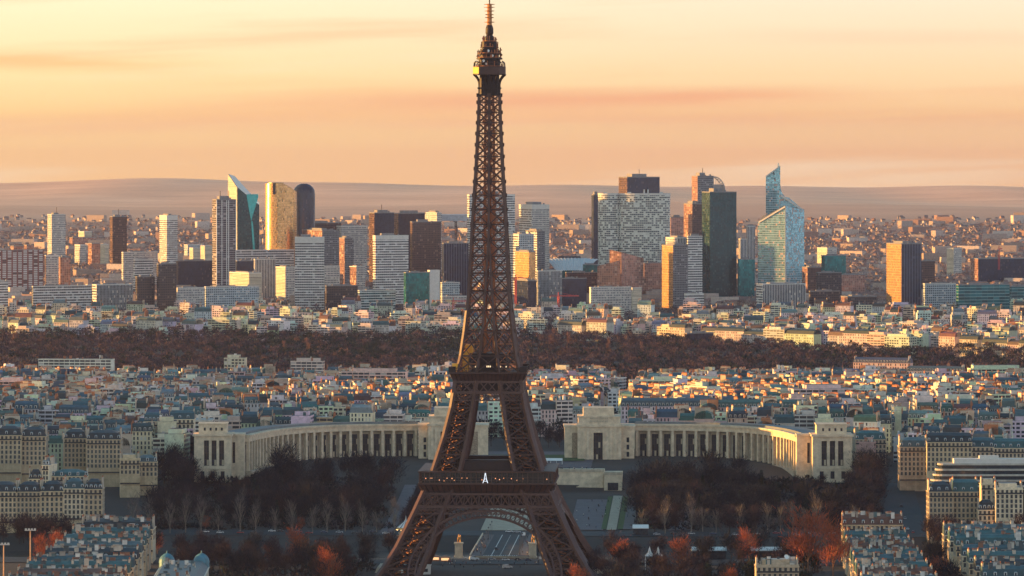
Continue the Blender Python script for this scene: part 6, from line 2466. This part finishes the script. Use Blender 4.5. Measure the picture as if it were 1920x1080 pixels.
def car_proto(colname, van=False):
    T = empty('parked_van' if van else 'car', (0, 0, 0))
    L, Wd, Hc = (5.6, 2.0, 2.3) if van else (4.4, 1.8, 1.45)
    m_ = mat(colname.replace(' ', '_') + '_car_paint', CARCOL[colname], .3, .1, var=.05, spec=.6)
    prof = [(-.5, .35), (.5, .35), (.5, .62 if not van else 1.1), (.42, .80 if not van else 1.25), (-.46, .86 if not van else 2.2), (-.5, .7)]
    b = MB()
    n = len(prof)
    P = [(x * L, z) for x, z in prof]
    for i in range(n):
        j = (i + 1) % n
        b.add([(P[i][0], -Wd / 2, P[i][1]), (P[j][0], -Wd / 2, P[j][1]), (P[j][0], Wd / 2, P[j][1]), (P[i][0], Wd / 2, P[i][1])])
    b.add([(x, -Wd / 2, z) for x, z in P])
    b.add([(x, Wd / 2, z) for x, z in reversed(P)])
    b.build('body', m_, T)
    c = MB()
    z0, z1 = (.84, Hc) if not van else (1.2, Hc)
    c.prism([(-.36 * L, -Wd * .46), (.24 * L, -Wd * .46), (.24 * L, Wd * .46), (-.36 * L, Wd * .46)], z0, z1 - .05, 0,
            pts1=[(-.26 * L, -Wd * .38), (.08 * L, -Wd * .38), (.08 * L, Wd * .38), (-.26 * L, Wd * .38)])
    c.build('cabin_glass', GLASS, T)
    c = MB()
    c.box(-.26 * L, .08 * L, -Wd * .385, Wd * .385, z1 - .048, z1, bot=True)
    c.build('roof', m_, T)
    for x in (-.3, .3):
        for y in (-1, 1):
            w_ = MB()
            pts = [(x * L + .33 * math.cos(a), .33 + .33 * math.sin(a)) for a in [k * math.pi / 5 for k in range(10)]]
            for i in range(10):
                j = (i + 1) % 10
                w_.add([(pts[i][0], y * (Wd / 2 - .2), pts[i][1]), (pts[j][0], y * (Wd / 2 - .2), pts[j][1]), (pts[j][0], y * (Wd / 2 + .02), pts[j][1]), (pts[i][0], y * (Wd / 2 + .02), pts[i][1])])
            w_.add([(p[0], y * (Wd / 2 + .02), p[1]) for p in pts])
            w_.build('wheel', TYRE, T)
    return T


CP = {}


def place_car(col, X, Y, z, rz, label, group, van=False):
    k_ = (col, van)
    if k_ not in CP:
        CP[k_] = T = car_proto(col, van)
    else:
        T = copy_tree(CP[k_])
    T.location = (X, Y, z)
    T.rotation_euler = (0, 0, rz)
    tag(T, label, 'van' if van else 'car', group)
    return T


FWD = math.pi / 2 + ROT
for s, t_, z, c, rz, lb, v in ((8, 286, 1.7, 'white', FWD, 'white van at the far end of the bridge', True), (-4, 178, 2.21, 'black', FWD, 'small dark car alone on the bridge roadway', False),
                               (-14, 118, 1.0, 'white', ROT + .2, 'white van on the quay at the near end of the bridge', True), (-4, 119, 1.0, 'silver', ROT, 'silver car waiting at the bridge crossing', False),
                               (4, 116, 1.0, 'white', ROT, 'white car waiting at the bridge crossing beside the silver car', False), (11, 118, 1.0, 'black', ROT, 'black car on the quay right of the white car', False),
                               (17, 115, 1.0, 'dark blue', ROT, 'dark blue car on the quay below the right statue', False), (30, 117, 1.0, 'white', ROT, 'white van on the quay inside the right tower foot', True),
                               (7, 70, .4, 'white', ROT + .3, 'white van on the forecourt under the tower', True), (3, 309, 1.9, 'silver', ROT, 'silver car crossing beyond the bridge', False),
                               (-2, 312, 1.9, 'white', ROT, 'white car crossing beyond the bridge', False)):
    place_car(c, *A(s, t_), z, rz, lb, 'cars round the bridge', v)
for i in range(16):
    s = -185 + i * 9 + rd.uniform(-2, 2)
    place_car(rd.choice(list(CARCOL)), *A(s, rd.choice((300, 306, 313))), gz(*A(s, 306)) + .4, ROT, 'small car in the traffic on the far left quay road', 'cars on the far left quay')
for i in range(12):
    s = 75 + i * 12 + rd.uniform(-2, 2)
    place_car(rd.choice(list(CARCOL)), *A(s, rd.choice((300, 306, 313))), gz(*A(s, 306)) + .4, ROT, 'small car in the traffic on the far right quay road', 'cars on the far right quay')
for i, (x, Y) in enumerate(((1690, 3080), (1697, 3095), (1684, 3060), (1702, 3030), (1690, 3020), (1712, 3010), (1700, 3250), (1690, 3160))):
    X = pX(x, Y)
    place_car(('white', 'silver', 'black', 'white', 'dark blue', 'red', 'red', 'black')[i], X, Y, gz(X, Y) + .36, 1.5, 'small car driving up the right avenue in shade', 'cars on the right avenue')
for i in range(8):
    X, Y = pX(248 - i * 1.2, 2990 + i * 14), 2990 + i * 14
    place_car(rd.choice(('silver', 'dark blue', 'white')), X, Y, gz(X, Y) + .36, 1.6, 'car parked along the left street below the pavilion', 'cars parked on the left street')

# people: one small walking figure per coat colour, copied


def person_proto(coat):
    mb = MB()
    for s in (-1, 1):
        mb.taper((s * .10, s * .14, .05), (s * .10, 0, .85), .07, .11, 7)
    prof = [(.16, .80), (.20, .95), (.17, 1.12), (.23, 1.38), (.13, 1.48), (.06, 1.52), (.06, 1.56), (.10, 1.62), (.11, 1.70), (.08, 1.78), (0, 1.81)]
    b = len(mb.f)
    mb.lathe(prof, 10)
    mb.v = [(x, y, z) for x, y, z in mb.v]
    for s in (-1, 1):
        mb.taper((s * .22, 0, 1.40), (s * .27, s * .08, 1.10), .065, .055, 6)
        mb.taper((s * .27, s * .08, 1.10), (s * .26, -s * .12 + .05, .84), .055, .035, 6)
    for s in (-1, 1):
        mb.taper((s * .10, s * .14, .05), (s * .10, s * .14 - .2, .03), .06, .045, 6)
    n = len(mb.f)
    cc = []
    for i, f in enumerate(mb.f):
        z = sum(mb.v[k][2] for k in f) / len(f)
        cc.append((.035, .035, .05) if z < .82 else coat if z < 1.5 else (.45, .30, .23) if z < 1.71 else (.05, .035, .03))
    mb.c = cc
    return mb.build('person', WALL)


PP = {'dark': person_proto((.03, .03, .04)), 'red': person_proto((.25, .04, .04)), 'pale': person_proto((.5, .46, .4))}
used = set()


def person(c, X, Y, z, label, group):
    if c not in used:
        used.add(c)
        o = PP[c]
    else:
        o = PP[c].copy()
        COL.objects.link(o)
    o.location = (X, Y, z)
    o.rotation_euler.z = rd.uniform(0, 6.28)
    tag(o, label, 'person', group)


def crowd(n, sr, tr, z, where, grp):
    for i in range(n):
        c = rd.choices(('dark', 'red', 'pale'), (7, 1, 2))[0]
        X, Y = A(rd.uniform(*sr), rd.uniform(*tr))
        person(c, X, Y, gz(X, Y) + .4 if z is None else z, f'person in a {c} coat {where}', grp)


crowd(26, (-16.5, -10.6), (134, 284), 2.37, 'walking on the left bridge pavement', 'people on the left bridge pavement')
crowd(20, (10.6, 16.5), (134, 284), 2.37, 'walking on the right bridge pavement', 'people on the right bridge pavement')
crowd(36, (-34, 30), (60, 110), 1.2, 'standing on the forecourt beyond the tower arch', 'people under the tower')
crowd(20, (35, 55), (335, 515), None, 'strolling on the fountain plaza', 'people on the fountain plaza')
crowd(14, (5, 48), (593, 604), 21.62, 'standing on the terrace above the cream wall', 'people on the terrace')

# tents, event roofs, kiosks
CANV = mat('white_canvas', (.72, .70, .66), .7, var=.06)
for x, lb in ((1218, 'left one of two small white peaked tents among red trees'), (1234, 'right one of two small white peaked tents among red trees')):
    X, Y = pX(x, 2760), 2760
    T = empty('peaked_tent', (X, Y, .2))
    tag(T, lb, 'tent')
    mb = MB()
    mb.prism([(-2.6, -2.6), (2.6, -2.6), (2.6, 2.6), (-2.6, 2.6)], 8, 10, pts1=[(-1, -1), (1, -1), (1, 1), (-1, 1)], top=False)
    mb.prism([(-1, -1), (1, -1), (1, 1), (-1, 1)], 10, 13.2, pts1=[(-.1, -.1), (.1, -.1), (.1, .1), (-.1, .1)])
    mb.build('canopy', CANV, T)
    mb = MB()
    for a in (-2.4, 2.4):
        for b in (-2.4, 2.4):
            mb.beam((a, b, 0), (a, b, 8), .2)
    mb.build('frame', WHITE, T)
for x0, x1, Y, y, lb in ((1296, 1362, 2830, 1031, 'long white event roof beside the two peaked tents'), (1404, 1478, 2836, 1031, 'long white event roof left of the huge red tree'), (1186, 1216, 3000, 989, 'white boat-like kiosk roof near the fountain gardens')):
    k = Y / F
    X = pX((x0 + x1) / 2, Y)
    T = empty('event_roof', (X, Y, 0))
    tag(T, lb, 'pavilion')
    w_ = (x1 - x0) / 2 * k
    z = ZY(y, Y)
    mb = MB()
    mb.prism([(-w_, -5), (w_, -5), (w_, 5), (-w_, 5)], z - .3, z + .1, bot=True)
    mb.add([(-w_, -5, z + .11), (w_, -5, z + .11), (w_, 0, z + 1.8), (-w_, 0, z + 1.8)])
    mb.add([(-w_, 0, z + 1.8), (w_, 0, z + 1.8), (w_, 5, z + .11), (-w_, 5, z + .11)])
    mb.build('roof', CANV, T)
    mb = MB()
    mb.box(-w_ + .4, w_ - .4, -4.4, 4.4, 0, z - .31)
    mb.build('glazed_wall', GLASS, T)
T = empty('ticket_kiosk', (*A(-42, 30), .3), ROT)
tag(T, 'white boxy ticket cabin under the left tower foot at the bottom edge', 'kiosk')
mb = MB()
mb.box(-8, 8, -3, 3, 0, 5)
mb.box(-8.4, 8.4, -3.4, 3.4, 5.003, 5.4, bot=True)
mb.build('cabin', CANV, T)
mb = MB()
for i in range(5):
    mb.box(-7 + i * 2.9, -4.9 + i * 2.9, -3.06, -3.003, 1.6, 3.4)
mb.build('window', GLASS, T)
for s, t_, lb, em in ((-36, 112, 'warmly lit snack kiosk left of the bridge', 1), (-44, 116, 'snack kiosk with a red awning at the left tower foot', 1), (-30, 108, 'small white lit sign box beside the left statue', 1)):
    T = empty('kiosk', (*A(s, t_), .8), ROT)
    tag(T, lb, 'kiosk')
    mb = MB()
    mb.box(-2.6, 2.6, -1.5, 1.5, 0, 2.6)
    mb.prism([(-3.2, -2.2), (3.2, -2.2), (3.2, 2), (-3.2, 2)], 2.7, 3.6, pts1=[(-.5, -.3), (.5, -.3), (.5, .3), (-.5, .3)], bot=True)
    mb.build('cabin', mat('kiosk_paint', (.35, .16, .10), .7), T)
    mb = MB()
    mb.box(-2.2, 2.2, -1.6, -1.51, .9, 2.3, bot=True)
    mb.build('lit_counter', mat('kiosk_light', (1, .75, .4), .5, emit=(1, .55, .24), es=.45), T)
# floodlight masts at the lower left, street lamps on the bridge
for x, Y, yt, lb in ((57, 2640, 995, 'tall orange-brown floodlight mast, right one at the lower left'), (7, 2560, 1022, 'tall orange-brown floodlight mast, left one at the lower left')):
    X = pX(x, Y)
    T = empty('floodlight_mast', (X, Y, 0))
    tag(T, lb, 'mast')
    h = ZY(yt, Y)
    mb = MB()
    mb.taper((0, 0, 0), (0, 0, h), .42, .30, 8)
    mb.build('pole', mat('sun_tinted_mast', (.50, .30, .18), .6), T)  # pole paint tinted orange to imitate sunlight on it
    mb = MB()
    mb.box(-3, 3, -.3, .3, h, h + .4, bot=True)
    for i in range(4):
        mb.box(-2.9 + i * 1.6, -1.9 + i * 1.6, -.5, .3, h + .41, h + 1.2, bot=True)
    mb.build('lamp_head', PALE, T)
lp = None
for s in (-11.0, 11.0):
    for i in range(7):
        X, Y = A(s, 140 + i * 23)
        if lp is None:
            lp = empty('street_lamp', (X, Y, 2.3))
            mb = MB()
            mb.taper((0, 0, 0), (0, 0, 8), .16, .09, 6)
            mb.build('pole', DARKMETAL, lp)
            mb = MB()
            mb.lathe([(.1, 8), (.36, 8.3), (.3, 9), (0, 9.2)], 8)
            mb.build('lantern', GLASS, lp)
            o = lp
        else:
            o = copy_tree(lp)
            o.location = (X, Y, 2.3)
        tag(o, f"street lamp on the {'left' if s < 0 else 'right'} bridge pavement", 'lamp', f"{'left' if s < 0 else 'right'} bridge lamps")
# buses and striped awnings on the square between the wings
for s, t_, lb in ((-22, 660, 'white market tent, leftmost on the square between the wings'), (-8, 662, 'white market tent in the middle of the square'), (4, 660, 'white market tent right of the middle of the square'), (14, 664, 'white market tent, rightmost on the square')):
    X, Y = A(s, t_)
    T = empty('market_tent', (X, Y, gz(X, Y) + .4), ROT)
    tag(T, lb, 'tent')
    mb = MB()
    mb.prism([(-6, -3), (6, -3), (6, 3), (-6, 3)], 2.6, 4.2, pts1=[(-6, -.2), (6, -.2), (6, .2), (-6, .2)], bot=True)
    mb.build('canopy', CANV, T)
    mb = MB()
    for x in (-5.8, -2, 2, 5.8):
        for y in (-2.8, 2.8):
            mb.beam((x, y, 0), (x, y, 2.6), .15)
    mb.build('frame', WHITE, T)
